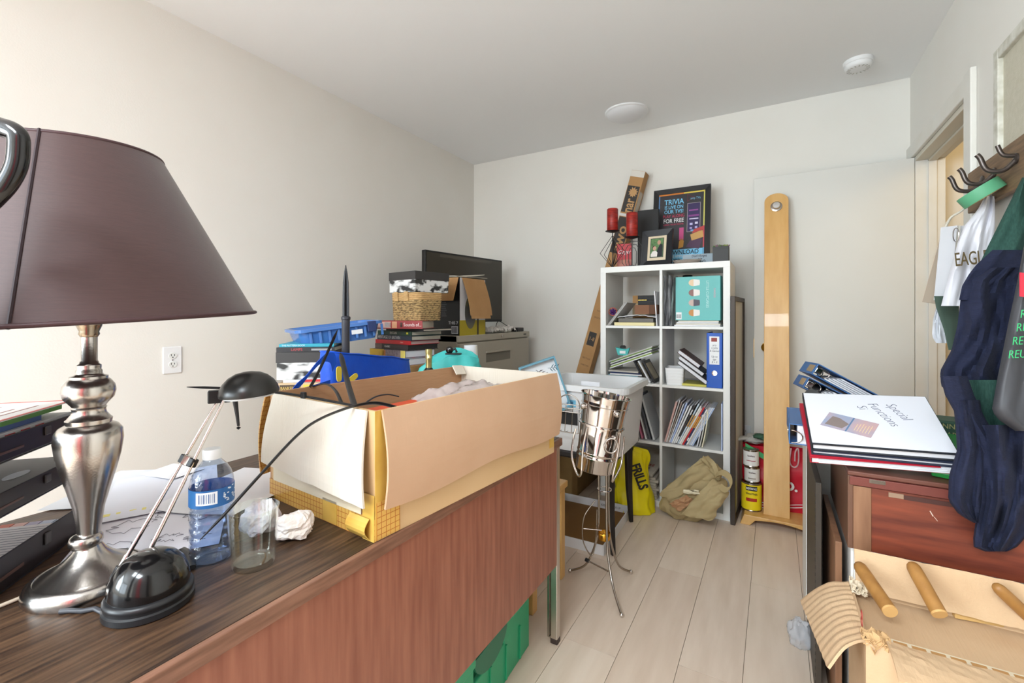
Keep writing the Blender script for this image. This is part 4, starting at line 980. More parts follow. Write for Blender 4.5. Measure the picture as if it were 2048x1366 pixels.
# ---- third row left: notebooks seen beside the tub
X, Z = cx0(0), cz(2)+.0006
nb = [((110, 104, 100), 'dark grey spiral notebook'), ((70, 66, 66), 'charcoal spiral notebook'), ((150, 146, 142), 'mid grey spiral notebook'), ((46, 44, 46), 'black spiral notebook'), ((190, 190, 190), 'pale grey notebook'), ((206, 120, 150), 'pink folder'), ((232, 232, 232), 'white folder'), ((90, 92, 98), 'slate plastic folder'), ((206, 208, 210), 'silver clear folder')]
for k, (cc, lab) in enumerate(nb):
    t = thing('leaning_notebook', lab+' leaning in the third row beside the white tub', 'notebook', mx=T(X+.105+k*.0235, 2.865, Z+.003) @ rot('Y', -11-.6*k))
    th = .012 if k not in (5, 6) else .009
    box('cover', plain(cc, .4), t, 0, th, 0, .22, 0, .285-.006*(k % 3), .001)
    if 'spiral' in lab:
        g = MB()
        for s_ in range(20): g.tube([(th/2+.007*math.cos(a), -.002, .012+s_*.0132+.0*a) for a in [q*1.047 for q in range(6)]], .0011, 4, closed=True)
        g.build('spiral_binding', plain((60, 58, 58), .3), t)
# ---- third row right: leaning magazines
X = cx0(1)
mags = [((206, 168, 160), .011, 'pink rolled'), ((210, 206, 204), .006, ''), ((156, 140, 130), .007, 'brown spined'), ((222, 224, 228), .006, ''), ((178, 194, 230), .009, 'lavender spined'), ((232, 232, 232), .008, ''), ((238, 238, 238), .009, ''), ((54, 52, 54), .009, 'black spined'), ((206, 220, 232), .008, 'ice blue spined'), ((236, 236, 232), .009, ''), ((224, 216, 206), .008, 'cream spined'),
        ((196, 36, 40), .009, 'red spined'), ((34, 40, 84), .009, 'navy spined'), ((238, 236, 234), .007, ''), ((206, 196, 186), .006, 'beige spined'), ((196, 206, 226), .007, 'pale blue spined'), ((228, 232, 240), .006, ''), ((170, 188, 220), .007, 'steel blue spined')]
xb = X+.006; q = random.Random(11)
for k, (cc, th, lab) in enumerate(mags):
    an = 15+min(k, 9)*1.3; hh = .262+q.uniform(-.014, .014)
    t = thing('leaning_magazine', (lab or 'white spined')+' magazine leaning in the third row of the cube shelf', 'magazine', mx=T(xb, 2.858+q.uniform(0, .015), Z+.0046) @ rot('Y', an), group='magazines leaning in the cube shelf')
    box('cover', plain(cc, .35), t, 0, th, 0, .205, 0, hh, .0005); box('page_edge', PAGESW, t, .001, th-.001, .001, .204, hh-.0002, hh+.0008)
    if k in (7, 8, 9, 11, 12):
        for z0, z1, c2 in (((.03, .05, (240, 240, 240)), (.12, .2, (206, 150, 60)))[k % 2:] if k != 7 else ((.005, .05, (236, 236, 236)), (.2, .235, (220, 220, 220)))): box('spine_print', plain(c2), t, .001, th-.001, -.0006, 0, z0, z1)
    xb += th/math.cos(math.radians(an))+.0008
for k, (cc, lab) in enumerate((((222, 222, 226), 'curved white catalogue'), ((206, 206, 200), 'curved grey catalogue'), ((232, 226, 196), 'curved cream catalogue'))):
    xs = xb+.02+k*.014
    o = MB().grid(lambda u, v: V((xs+.03*math.sin(v*1.5)-.0*u, 2.86+u*.2, Z+.002+v*(.19+.012*k))), 2, 8).build('curved_catalogue', plain(cc, .4), None, solid=.006); tag(o, lab+' slumped at the right end of the magazine row', 'magazine')
solo('blue_wallet', 'pale blue upright wallet against the shelf side in the third row', 'folder', plain((176, 190, 222)), X+CWd-.012, X+CWd-.004, 2.85, 3.08, Z, Z+.27)

# ---- bottom row: newspapers and khaki bag
X, Z = cx0(0), cz(3)+.0006
NEWS = mat('newsprint', (206, 198, 184), .8, col2=(190, 180, 166), scale=20)
for k in range(9):
    o = solo('newspaper', 'folded newspaper in the pile on the bottom shelf' if k < 8 else 'top newspaper with a red CHANDOS LAKE headline on the bottom shelf', 'newspaper', NEWS, X+.075+.004*(k % 3), X+.325-.005*((k*2) % 3), 2.85+.004*(k % 2), 3.19, Z+k*.0165, Z+k*.0165+.016, .004, rz=(k*3 % 5)-2, group='newspapers on the bottom shelf' if k < 8 else None)
t = o
o.rotation_euler = (math.radians(12), math.radians(0), math.radians(-8)); o.location.z += .04
text('headline', 'CHANDOS LAKE', .036, plain((150, 50, 44)), o, frame((-.12, -.06, .0166), (1, 0, 0), (0, 1, 0)), .78, bold=.0006)
text('small_headline', 'COMMUNITY NEWS', .018, plain((70, 66, 62)), o, frame((-.12, -.025, .0166), (1, 0, 0), (0, 1, 0)), .8)
text('small_headline', 'NEWSLETTER', .022, plain((60, 56, 54)), o, frame((-.03, -.1, .0166), (1, 0, 0), (0, 1, 0)), .8)
g = MB()
for k in range(5): g.box(-.12, -.045, -.12-.0*k+k*.006-.02, -.1165+k*.006-.02, .0162, .0167)
g.build('column_text', plain((150, 144, 136)), o)

t = thing('canvas_bag', 'slouched khaki canvas tote bag in front of the bottom right compartment', 'bag', (-.41, 2.70, 0))
KB = [az(1330, 1000, 0)]
def kh(u, v):
    a = u*2*math.pi; b = (v-.5)*math.pi
    d = V((math.cos(a)*math.cos(b), math.sin(a)*math.cos(b), math.sin(b)))
    k = 1+.18*fbm(d*1.8+V((4, 0, 0)))+.10*fbm(d*4.2+V((0, 2, 0)))-.06*abs(fbm((d.x*7-d.z*6, d.y*3, 1)))
    p = V((d.x*.20*k, d.y*.105*k, d.z*.17*k))
    p.x += p.z*.42; p.z += .165+p.x*.1
    return V((p.x, p.y, max(p.z, .002)))
t.location = (0, 0, 0)
kh2 = lambda u, v: (lambda p: V((p.x*.78-.40, p.y*.7+2.745, p.z*.86)))(kh(u, v))
MB().grid(kh2, 72, 36, wrap=True).build('bag_body', KHAKI, t, smooth=True)
def cpanel(name, q, y0, bul, seed, m=KHAKI, nu=26, nv=22, solid=.004):
    def f(u, v):
        a = [(1-u)*(1-v), u*(1-v), u*v, (1-u)*v]; px_ = sum(w_*c[0] for w_, c in zip(a, q)); py_ = sum(w_*c[1] for w_, c in zip(a, q)); yo = sum(w_*c[2] for w_, c in zip(a, q))
        y = y0+yo-bul*math.sin(math.pi*u)**.6*math.sin(math.pi*v)**.6+.016*fbm((u*3+seed, v*3, seed))+.008*fbm((u*8-v*5, v*3, seed))
        p = ay(px_+5*fbm((u*4, v*4, seed)), py_+4*fbm((u*4, v*4, seed+5)), y); p.z = max(p.z, .004); return p
    return MB().grid(f, nu, nv).build(name, m, t, smooth=True, solid=solid)
cpanel('upper_panel', [(1319, 988, 0), (1402, 916, .07), (1438, 950, .05), (1352, 1012, 0)], 2.68, .03, 2)
cpanel('front_panel', [(1360, 1030, 0), (1425, 958, .02), (1458, 984, .04), (1424, 1041, 0)], 2.62, .025, 5)
cpanel('side_gusset', [(1402, 916, .06), (1416, 911, .09), (1450, 945, .08), (1436, 962, .04)], 2.67, .02, 8)
cpanel('inner_lining', [(1338, 1008, 0), (1372, 990, 0), (1392, 1004, .01), (1358, 1022, 0)], 2.655, .01, 3, plain((182, 138, 100), .8))
cpanel('woven_label', [(1367, 986, 0), (1367, 979, 0), (1398, 981, 0), (1398, 988, 0)], 2.628, .002, 4, plain((226, 214, 184)), 6, 3, .002)
ribbon([ay(1432, 950, 2.63), ay(1445, 945, 2.61), ay(1459, 955, 2.6), ay(1462, 972, 2.6), ay(1452, 980, 2.605), ay(1440, 972, 2.61)], (.012, 0, .03)).build('strap', KHAKI, t, solid=.004)
ribbon([ay(1412, 915, 2.75), ay(1425, 925, 2.7), ay(1432, 940, 2.67), ay(1436, 955, 2.63)], (.02, 0, .012)).build('strap', KHAKI, t, solid=.004)

# ================================================================ on top of the cube shelf
def candle(label, u, v0, v1, vb, y, kind):
    p = ay(u, v0, y); s = lambda v: ay(u, v, y).z-KT
    r = .036
    t = thing('candle_holder', 'black wire candle holder of nested '+('diamonds' if kind else 'loops')+' on the cube shelf', 'candle holder', (p.x, y, KT))
    zp = s(v1)
    MB().lathe([(.012, zp-.012), (.045, zp-.003), (.047, zp), (.03, zp-.001)], 32).build('drip_plate', BLACKP, t, smooth=True)
    MB().tube([(0, 0, 0), (0, 0, zp-.01)], .003, 8).build('stem', BLACKP, t, smooth=True)
    for k in range(3):
        rr_ = .085-k*.026; h_ = zp-.03-k*.02
        if kind: P = [(0, 0, .004), (rr_, 0, h_*.48), (0, 0, h_)]
        else: P = [(.004, 0, .01), (rr_*.55, 0, .004), (rr_*.75, 0, .03), (rr_*.75, 0, h_*.8), (rr_*.45, 0, h_), (.004, 0, h_+.002)]
        for s_ in (1, -1): MB().tube([V((x*s_*(1 if kind else 1), .006*k, z)) for x, _, z in P], .002, 6).build('wire', DGREY if not kind else BLACKP, t)
        if kind: MB().tube([V((.0, x, z)) for x, _, z in P], .002, 6).build('wire', BLACKP, t)
    MB().lathe([(.03, 0), (.03, .004), (.004, .006)], 24).build('foot', BLACKP, t, smooth=True)
    c = thing('pillar_candle', 'red mottled pillar candle on the '+('taller' if kind else 'shorter')+' wire holder', 'candle', (p.x, y, KT+zp+.0005))
    hh = s(v0)-zp
    MB().lathe([(r-.002, 0), (r, .002), (r, hh-.004), (r-.003, hh), (r-.006, hh-.002), (.001, hh-.004)], 40).build('wax', REDWAX, c, smooth=True)
    MB().tube([(0, 0, hh-.004), (.001, 0, hh+.006)], .0012, 6).build('wick', BLACKM, c)
candle('', 1225, 418, 462, 533, 2.93, 1)
candle('', 1264, 426, 474, 533, 2.90, 0)
p = ay(1249, 480, 3.0)
t = thing('red_gift_box', 'red and white printed card box behind the candle holders', 'box', (p.x, 3.0, KT), 6)
box('body', plain((196, 20, 34), .4), t, -.048, .048, -.015, .015, .06, .165, .001); box('lower_print', mat('photo_print', (196, 120, 90), .4, col2=(150, 30, 40), scale=24), t, -.048, .048, -.015, .015, 0, .06, .001)
text('script_text', 'Ginger', .038, plain((240, 226, 226)), t, frame((0, -.0153, .11), (1, 0, 0), (0, 0, 1)), .8, align='CENTER', shear=.3)
p = ay(1288, 480, 3.04)
solo('black_case', 'plain black panel standing behind the wedding photo frame', 'panel', BLACKM, ay(1276, 480, 3.08).x, ay(1318, 480, 3.08).x, 3.07, 3.1, KT, ay(1288, 421, 3.08).z, .002)
# wedding photo frame
p0 = ay(1282, 531, 2.95); p1 = ay(1349, 524, 2.92)
t = thing('wedding_picture', 'black wooden photo frame with a wedding couple picture and cream mount', 'picture frame', mx=frame((p0.x, p0.y, KT), (p1.x-p0.x, p1.y-p0.y, 0), (0, 0, 1)) @ rot('X', -9))
fw, fh = .195, .235
g = MB()
def fbord(g, x0, x1, y0, y1, b, d0, d1):
    o = [(x0, y0, d0), (x1, y0, d0), (x1, y1, d0), (x0, y1, d0)]; i = [(x0+b, y0+b, d1), (x1-b, y0+b, d1), (x1-b, y1-b, d1), (x0+b, y1-b, d1)]; bk_ = [(x, y, -.012) for x, y, _ in o]
    g.add(o+i+bk_, [(k, (k+1) % 4, 4+(k+1) % 4, 4+k) for k in range(4)]+[(8+k, 8+(k+1) % 4, (k+1) % 4, k) for k in range(4)]+[(11, 10, 9, 8)])
fbord(g, 0, fw, 0, fh, .038, .012, .002); g.build('frame_border', mat('frame_black', (30, 31, 36), .4), t)
box('mount', plain((226, 208, 178), .6), t, .038, fw-.038, .038, fh-.038, -.004, .001); box('photo_edge', DGREY, t, .054, fw-.054, .056, fh-.052, .001, .0016)
ph = box('photo', mat('foliage_print', (70, 104, 62), .4, col2=(110, 150, 96), scale=60), t, .058, fw-.058, .06, fh-.056, .0016, .0022)
cxp, cyp = fw/2, fh/2
MB().prism([(.002, -.056), (.037, -.056), (.037, .022), (.02, .024), (.008, .0), (.002, -.02)], .0023, .0027, T(cxp, cyp, 0)).build('dark_suit', plain((34, 34, 40)), ph)
MB().prism([(.013+.011*math.cos(a), .036+.015*math.sin(a)) for a in [k*.5236 for k in range(12)]], .0024, .0029, T(cxp, cyp, 0)).build('groom_head', plain((196, 150, 126)), ph)
MB().prism([(-.036, -.056), (.004, -.056), (.006, -.03), (-.006, -.016), (-.026, -.02), (-.037, -.04)], .0026, .003, T(cxp, cyp, 0)).build('white_dress', plain((236, 228, 222)), ph)
MB().prism([(-.014+.011*math.cos(a), -.001+.014*math.sin(a)) for a in [k*.5236 for k in range(12)]], .0026, .0031, T(cxp, cyp, 0)).build('bride_head', plain((206, 160, 138)), ph)
MB().prism([(-.019+.010*math.cos(a), .006+.011*math.sin(a)) for a in [k*.5236 for k in range(12)]], .0025, .0028, T(cxp, cyp, 0)).build('bride_hair', plain((52, 34, 30)), ph)
# poster frame
a = ay(1303, 530, 3.13); b = ay(1419, 522, 3.13); topz = ay(1419, 369, 3.22).z
t = thing('poster_frame', 'large black framed TRIVIA poster leaning on the wall above the cube shelf', 'picture frame', mx=frame((a.x, 3.13, KT), (1, 0, 0), (0, 0, 1)) @ rot('X', -9))
pw = b.x-a.x; phh = (topz-KT)/math.cos(math.radians(9)); fbw = .034
g = MB(); fbord(g, 0, pw, 0, phh, fbw, .012, .008); g.build('frame_border', mat('frame_black2', (24, 22, 23), .45), t)
po = box('poster', plain((56, 54, 58), .45), t, fbw-.004, pw-fbw+.004, fbw-.004, phh-fbw+.004, -.002, .003)
x0, x1, y0, y1 = fbw, pw-fbw, fbw, phh-fbw
for nm, q_, cc in (('orange_edge', (x0, x0+(x1-x0)*.55, y1-.010, y1), (220, 130, 50)), ('yellow_edge', (x0+(x1-x0)*.55, x1, y1-.010, y1), (232, 206, 90)), ('yellow_edge', (x1-.008, x1, y0+(y1-y0)*.5, y1-.01), (222, 214, 110)), ('red_edge', (x1-.008, x1, y0+(y1-y0)*.2, y0+(y1-y0)*.5), (206, 80, 90)), ('blue_edge', (x1-.008, x1, y0, y0+(y1-y0)*.2), (110, 170, 210)), ('blue_edge', (x0, x0+.007, y0+(y1-y0)*.65, y1-.01), (96, 140, 190)), ('red_edge', (x0, x0+.007, y0, y0+(y1-y0)*.65), (196, 90, 66))):
    box(nm, plain(cc), po, *q_, .003, .0036)
F_ = lambda x, y: T(x0+(x1-x0)*x, y0+(y1-y0)*y, .0038)
LB = plain((130, 204, 240)); PK = plain((206, 60, 96)); WH = plain((236, 236, 236))
for s_, x, y, sz, m_, sx_, bo in (('TRIVIA', .34, .875, .05, LB, .84, .0008), ('IS LIVE ON', .34, .80, .033, LB, .78, .0004), ('OUR TVS!', .34, .735, .035, LB, .82, .0004), ('PLAY ALONG', .34, .67, .029, PK, .8, 0), ('FOR FREE', .34, .602, .040, WH, .78, .0002), ('USING YOUR PHONE', .34, .55, .015, PK, .9, 0)):
    text('poster_text', s_, sz, m_, po, F_(x, y), sx_, align='CENTER', bold=bo)
text('poster_logo', 'amp TVs', .022, plain((120, 190, 220)), po, F_(.8, .9), .8, align='CENTER')
MB().tube([F_(.8, .9) @ V((-.05, -.018, 0)), F_(.8, .9) @ V((-.05, .03, 0)), F_(.8, .9) @ V((-.01, .006, 0))], .0012, 4, closed=True).build('logo_triangle', PK, po)
ph = box('phone_picture', plain((60, 48, 92)), po, x0+(x1-x0)*.64, x0+(x1-x0)*.9, y0+(y1-y0)*.43, y0+(y1-y0)*.83, .0034, .004)
g = MB(); xa, xb_, ya, yb_ = x0+(x1-x0)*.63, x0+(x1-x0)*.91, y0+(y1-y0)*.425, y0+(y1-y0)*.835
for q_ in ((xa, xa+.003, ya, yb_), (xb_-.003, xb_, ya, yb_), (xa, xb_, ya, ya+.003), (xa, xb_, yb_-.003, yb_)): g.box(*q_, .004, .0046)
g.build('phone_outline', plain((170, 160, 160)), po)
for q_, cc in (((.67, .86, .72, .74), (150, 80, 150)), ((.66, .88, .64, .665), (140, 70, 140)), ((.68, .87, .6, .615), (220, 214, 236)), ((.69, .75, .52, .55), (206, 200, 240)), ((.80, .86, .53, .56), (220, 214, 240)), ((.69, .74, .465, .49), (180, 170, 220)), ((.80, .85, .47, .5), (190, 180, 226)), ((.71, .77, .435, .455), (130, 180, 230))):
    box('phone_graphic', plain(cc), ph, x0+(x1-x0)*q_[0], x0+(x1-x0)*q_[1], y0+(y1-y0)*q_[2], y0+(y1-y0)*q_[3], .004, .0044)
MB().prism([(0, 0), (.072, .02), (.066, .066), (.04, .06), (-.01, .042)], 0, .0006, F_(.74, .3)).build('ticket_picture', plain((206, 160, 96)), po)
MB().prism([(0, .02), (.072, .04), (.07, .066), (.012, .045)], 0, .0006, F_(.74, .36) @ T(0, 0, .0003)).build('ticket_edge', plain((190, 70, 70)), po)
MB().prism([(0, 0), (.028, 0), (.028, .085), (0, .085)], 0, .0006, F_(.47, .32)).build('pink_drink', plain((206, 84, 140)), po)
MB().prism([(0, 0), (.03, .01), (.034, .05), (.02, .07), (.004, .05)], 0, .0006, F_(.46, .2)).build('gold_drink', plain((196, 140, 60)), po)
MB().prism([(0, .0), (.08, -.02), (.1, .04), (.05, .08)], 0, .0005, F_(.62, .22)).build('purple_splash', plain((84, 58, 84)), po)
box('blue_band', LB, po, x0+.001, x1-.009, y0+(y1-y0)*.07, y0+(y1-y0)*.19, .003, .0038)
text('poster_text', 'DOWNLOAD', .042, plain((30, 40, 60)), po, F_(.52, .145) @ T(0, 0, .0006), .85, align='CENTER', bold=.0005)
text('poster_text', 'THE AMPLIFY APP', .024, WH, po, F_(.52, .092) @ T(0, 0, .0006), .85, align='CENTER')
text('poster_text', 'AND JOIN', .03, plain((30, 40, 60)), po, F_(.35, .035) @ T(0, 0, .0006), .8, align='CENTER', bold=.001)
box('blue_band', LB, po, x0+.001, x0+(x1-x0)*.62, y0, y0+(y1-y0)*.07, .003, .0037)
# sign, glass dish, planter
p = ay(1366, 520, 2.96); p2 = ay(1430, 517, 2.96)
t = thing('word_sign', 'small grey-blue sign reading Dont forget on the cube shelf', 'sign', (p.x, 2.96, KT))
wd = p2.x-p.x
box('board', plain((148, 164, 174), .5), t, 0, wd, -.012, .012, 0, .062, .001)
for s_, x, z_, sz in (("Don't forget", .52, .05, .02), ('to be', .55, .034, .013), ('S O', .62, .015, .026)): text('sign_text', s_, sz, plain((40, 42, 50)), t, frame((wd*x, -.0124, z_), (1, 0, 0), (0, 0, 1)), .85, align='CENTER', bold=.0003, shear=.15)
t = thing('glass_dish', 'low silvery glass dish in front of the word sign', 'dish', (ay(1373, 520, 2.9).x, 2.905, KT))
MB().lathe([(.03, 0), (.06, .004), (.075, .02), (.072, .022), (.05, .008), (.001, .006)], 36, Mx.Diagonal((1.1, .5, 1, 1)), cap=False).build('dish', mat('silver_glass', (196, 186, 176), .15, .7), t, smooth=True)
MB().tube([(.075*1.1*math.cos(a), .036*math.sin(a), .022) for a in [k*.2618 for k in range(24)]], .003, 6, closed=True).build('rim', CHROME, t, smooth=True)
p = ay(1442, 518, 2.9)
t = thing('planter', 'small square black ribbed planter with succulents on the cube shelf', 'plant pot', (p.x, 2.905, KT))
PLN = plain((62, 62, 62), .55)
g = MB().box(-.042, .042, -.035, -.031, 0, .088).box(-.042, .042, .031, .035, 0, .088).box(-.042, -.038, -.031, .031, 0, .088).box(.038, .042, -.031, .031, 0, .088).box(-.038, .038, -.031, .031, 0, .07); g.build('pot', PLN, t, .001)
for k in range(12): box('pot_rib', PLN, t, -.040+k*.0069, -.0372+k*.0069, -.0368, -.035, .07, .088)
q = random.Random(2)
for k in range(9):
    c = V((-.034+k*.0085, q.uniform(-.02, .02), .082)); g = MB()
    for s_ in range(9):
        a = s_*.7; d = V((math.cos(a)*.6, math.sin(a)*.6, .8+.3*(s_ % 2))).normalized(); g.tube([c, c+d*.012, c+d*.022], [.003, .0042, .0008], 5)
    g.build('succulent', plain([(86, 120, 66), (150, 160, 90), (150, 110, 130)][k % 3], .5), t, smooth=True)

# ================================================================ long cardboard box leaning behind the shelf
YL = 3.292
a = ay(1166, 756, YL); b = ay(1281, 345, YL); dr = (b-a).normalized(); bt = a-dr*((a.z-.012)/dr.z)
Ln = (b-bt).length
side = V((dr.z, 0, -dr.x))
t = thing('long_carton', 'long slim kraft cardboard box leaning on the back wall behind the shelf', 'carton', mx=frame(bt, side, dr))   # x right, y up the box, z towards the room
wq, dq = .05, .05
Ln -= .0
box('body', CARDD, t, -wq, wq, .03, Ln, -dq, dq, .002)
box('white_end_label', plain((222, 216, 206)), t, -wq, wq*.98, Ln-.045, Ln-.002, dq, dq+.0008)
BK = plain((56, 50, 46), .6)
box('black_panel', BK, t, -wq+.004, wq-.008, Ln-.30, Ln-.11, dq, dq+.0008)
box('black_panel', BK, t, -wq+.004, wq-.008, Ln-.60, Ln-.335, dq, dq+.0008)
box('white_stripe', plain((226, 222, 216)), t, -wq, wq, Ln-.33, Ln-.31, dq, dq+.0012)
KRP = plain((196, 152, 102), .7)
text('box_lettering', 'nar', .10, KRP, t, frame((0, Ln-.30, dq+.0012), (0, 1, 0), (-1, 0, 0)), .75, bold=.002)
text('box_lettering', 'ewo', .10, KRP, t, frame((0, Ln-.59, dq+.0012), (0, 1, 0), (-1, 0, 0)), 1.1, bold=.002)
leaf = []
for k in range(22):
    a_ = k*2*math.pi/22; r_ = .036*(1 if k % 2 else .62)*(1.15 if k in (5, 6, 7, 16) else 1); leaf.append((r_*math.cos(a_), r_*math.sin(a_)))
MB().prism(leaf, 0, .0007, frame((.004, Ln-.155, dq+.0008), (1, 0, 0), (0, 1, 0))).build('leaf_emblem', KRP, t)
box('clear_tape', mat('side_tape', (190, 168, 140), .2, coat=.4), t, wq, wq+.0006, Ln-.36, Ln-.14, -.03, .045)
yv = lambda v: (ay(1200, v, YL-.05).z-bt.z)/dr.z
box('number_plate', BK, t, -.03, .028, yv(692), yv(665), dq, dq+.0008, 0); text('number', '1-8', .04, KRP, t, frame((0, (yv(692)+yv(665))/2, dq+.001), (1, 0, 0), (0, 1, 0)), .8, align='CENTER')
for k, (v_, s_) in enumerate(((622, 'Lamps'), (636, 'WOOD'), (718, 'RECYCLE'), (732, 'CARTON'))): text('small_print', s_, .017, plain((110, 78, 48)), t, frame((.0, yv(v_), dq+.0006), (1, 0, 0), (0, 1, 0)), .9, align='CENTER')

# dark metal frame leaning beside the shelf
t = thing('metal_frame', 'tall narrow dark metal frame standing between the shelf and the door', 'frame')
FRM = mat('frame_metal', (66, 58, 52), .45, .4)
A = V((-.198, 2.80, 0)); Bp = V((-.172, 3.24, 0)); d_ = (Bp-A).normalized(); n_ = V((d_.y, -d_.x, 0)); lf = (Bp-A).length
fmx = frame((A.x, A.y, 0), d_, (0, 0, 1))
for nm, q_ in (('upright', (0, .028, 0, 1.275)), ('upright', (lf-.028, lf, 0, 1.275)), ('top_rail', (.028, lf-.028, 1.25, 1.275)), ('bottom_rail', (.028, lf-.028, 0, .03))): box(nm, FRM, t, *q_, -.012, .012, .002, mx=fmx)
box('screen_panel', mat('screen_pale', (206, 202, 190), .6), t, .028, lf-.028, .03, 1.25, -.002, .002, mx=fmx)
# ================================================================ chair with tub, carton and lid behind the desk end
t = thing('dark_chair', 'black wooden chair with tapered legs under the white plastic tub', 'chair')
BW2 = mat('black_wood', (34, 28, 27), .4)
SZ = .485
for x, y in ((-.678, 2.16), (-.70, 2.56), (-1.17, 2.16), (-1.17, 2.56)):
    s_ = 1 if x > -1 else -1
    MB().tube([(x+.0*s_, y, 0), (x-.012*s_, y, .2), (x-.016*s_, y, SZ-.03)], [.014, .021, .026], 4).build('leg', BW2, t, .003)
box('seat', BW2, t, -1.22, -.665, 2.12, 2.6, SZ-.035, SZ, .008)
for x in (-1.17, -.74): box('back_post', BW2, t, x-.02, x+.02, 2.565, 2.595, SZ, .78, .004)
box('back_rail', BW2, t, -1.15, -.76, 2.57, 2.59, .69, .77, .004)
TUB = mat('milky_tub', (232, 232, 232), .35, trans=.1)
tcx, tcy = -.845, 2.325
t = thing('plastic_tub', 'milky white plastic storage tub with a rolled rim on the black chair', 'tub', (tcx, tcy, SZ))
def tub(u, v):
    pts = rrect(.205+.028*v, .195+.022*v, .05, 6); i = int(round(u*len(pts))) % len(pts); return V((pts[i][0], pts[i][1], .001+v*.335))
MB().grid(tub, 28, 8, wrap=True).prism(rrect(.205, .195, .05, 6), 0, .003).build('tub_wall', TUB, t, smooth=True, solid=.003)
g = MB(); o1 = rrect(.252, .236, .06, 6); i1 = rrect(.232, .216, .05, 6); n = len(o1)
for zz_ in (.336,): g.add([(x, y, zz_) for x, y in o1]+[(x, y, zz_) for x, y in i1]+[(x, y, zz_-.028) for x, y in o1], [(i, (i+1) % n, n+(i+1) % n, n+i) for i in range(n)]+[(2*n+i, 2*n+(i+1) % n, (i+1) % n, i) for i in range(n)])
g.build('rim', TUB, t, solid=.003)
box('name_label', plain((120, 190, 220)), t, -.095, -.008, -.2145, -.2125, .225, .26, mx=None)
text('label_text', 'scarvill', .024, plain((40, 70, 110)), t, frame((-.05, -.2155, .243), (1, 0, 0), (0, 0, 1)), .9, align='CENTER', bold=.0005)
box('black_band', BLACKM, t, -.15, .0, -.2115, -.207, .135, .195, .001)
# patterned blue tray standing in the tub
a = ad(1034, 736, 2.28); b = ad(1108, 711, 2.28); c_ = ad(1157, 785, 2.28)
e1 = (a-b).normalized(); e2 = (c_-b); e2 = (e2-e1*e2.dot(e1)).normalized(); pl_n = e1.cross(e2)
if pl_n.dot(V((0, 0, H))-b) < 0: pl_n = -pl_n
t = thing('serving_tray', 'blue-edged white tray with leafy twig print standing in the plastic tub', 'tray', mx=frame(b, e1, e2))
sg = 1 if e1.cross(e2).dot(pl_n) > 0 else -1
TW, TLn = .19, .27
TB = mat('tray_blue', (108, 158, 178), .5)
box('tray_base', plain((228, 230, 232), .5), t, .008, TW, .008, TLn, -.003, .003)
for q_ in ((0, TW, 0, .008), (0, .008, .008, TLn), (TW-.008, TW, .008, TLn), (.008, TW-.008, TLn-.008, TLn)): box('tray_edge', TB, t, *q_, *((-.004, .035) if sg > 0 else (-.035, .004)), .001)
q = random.Random(9)
for k, (x, y) in enumerate(((.05, .05), (.11, .04), (.05, .13), (.13, .12), (.09, .19))):
    g = MB(); zf = .0036*sg
    an = q.uniform(0, 6.28); dvv = V((math.cos(an), math.sin(an), 0))
    g.tube([V((x, y, zf)), V((x, y, zf))+dvv*.05], .0009, 4)
    for s_ in range(6):
        p_ = V((x, y, zf))+dvv*(.01+.007*s_); sd_ = V((-dvv.y, dvv.x, 0))*(1 if s_ % 2 else -1); g.tube([p_, p_+(sd_+dvv*.7)*.009, p_+(sd_+dvv*.8)*.018], [.0008, .0025, .0005], 4)
    g.build('twig_print', plain([(90, 120, 130), (110, 96, 96)][k % 2]), t)
solo('white_booklet', 'white booklet standing upright in the plastic tub beside the tray', 'booklet', PAPER, -.86, -.76, 2.2, 2.206, SZ+.1, SZ+.345)
solo('white_carton', 'small white carton inside the plastic tub under the tray', 'carton', WHITEP, -1.02, -.66, 2.22, 2.46, SZ+.005, SZ+.1, .003)
# wire basket hooked on the tub
t = thing('wire_basket', 'chrome wire basket hooked on the front of the plastic tub', 'wire basket', (0, 0, 0))
WY = 2.025
def wp(u, v, y=WY): return ay(u, v, y)
g = MB()
wt = ay(1080, 803, WY).z; wb = ay(1150, 868, WY).z; wx0, wx1 = ay(1075, 800, WY).x, ay(1166, 800, WY).x
for dz in (0, -.018, -.036): g = MB().tube([(wx0, WY, wt+dz), (wx1, WY, wt+dz), (wx1+.004, WY+.06, wt+dz)], .0028, 8); g.build('rail', DKCHROME, t, smooth=True)
MB().tube([(wx0, WY+.012, wb), (wx1-.03, WY+.012, wb)], .0028, 8).build('rail', DKCHROME, t, smooth=True)
for k in range(7):
    x = wx0+(wx1-wx0)*(k+.5)/7
    MB().tube([(x, WY, wt), (x-.008, WY+.004, wb+.02), (x-.012, WY+.012, wb), (x-.012, WY+.05, wb-.004)], .0018, 6).build('wire', DKCHROME, t, smooth=True)
hx = ay(1138, 790, WY).x
MB().tube([(hx+.055*math.cos(k*math.pi/14), WY-.003, wt+.048*math.sin(k*math.pi/14)) for k in range(15)], .003, 8).build('arched_handle', DKCHROME, t, smooth=True)
MB().tube([(wx0+.02, WY, wt), (wx0+.02, 2.086, SZ+.35), (wx0+.02, 2.11, SZ+.33)], .0028, 8).build('hook', DKCHROME, t, smooth=True)
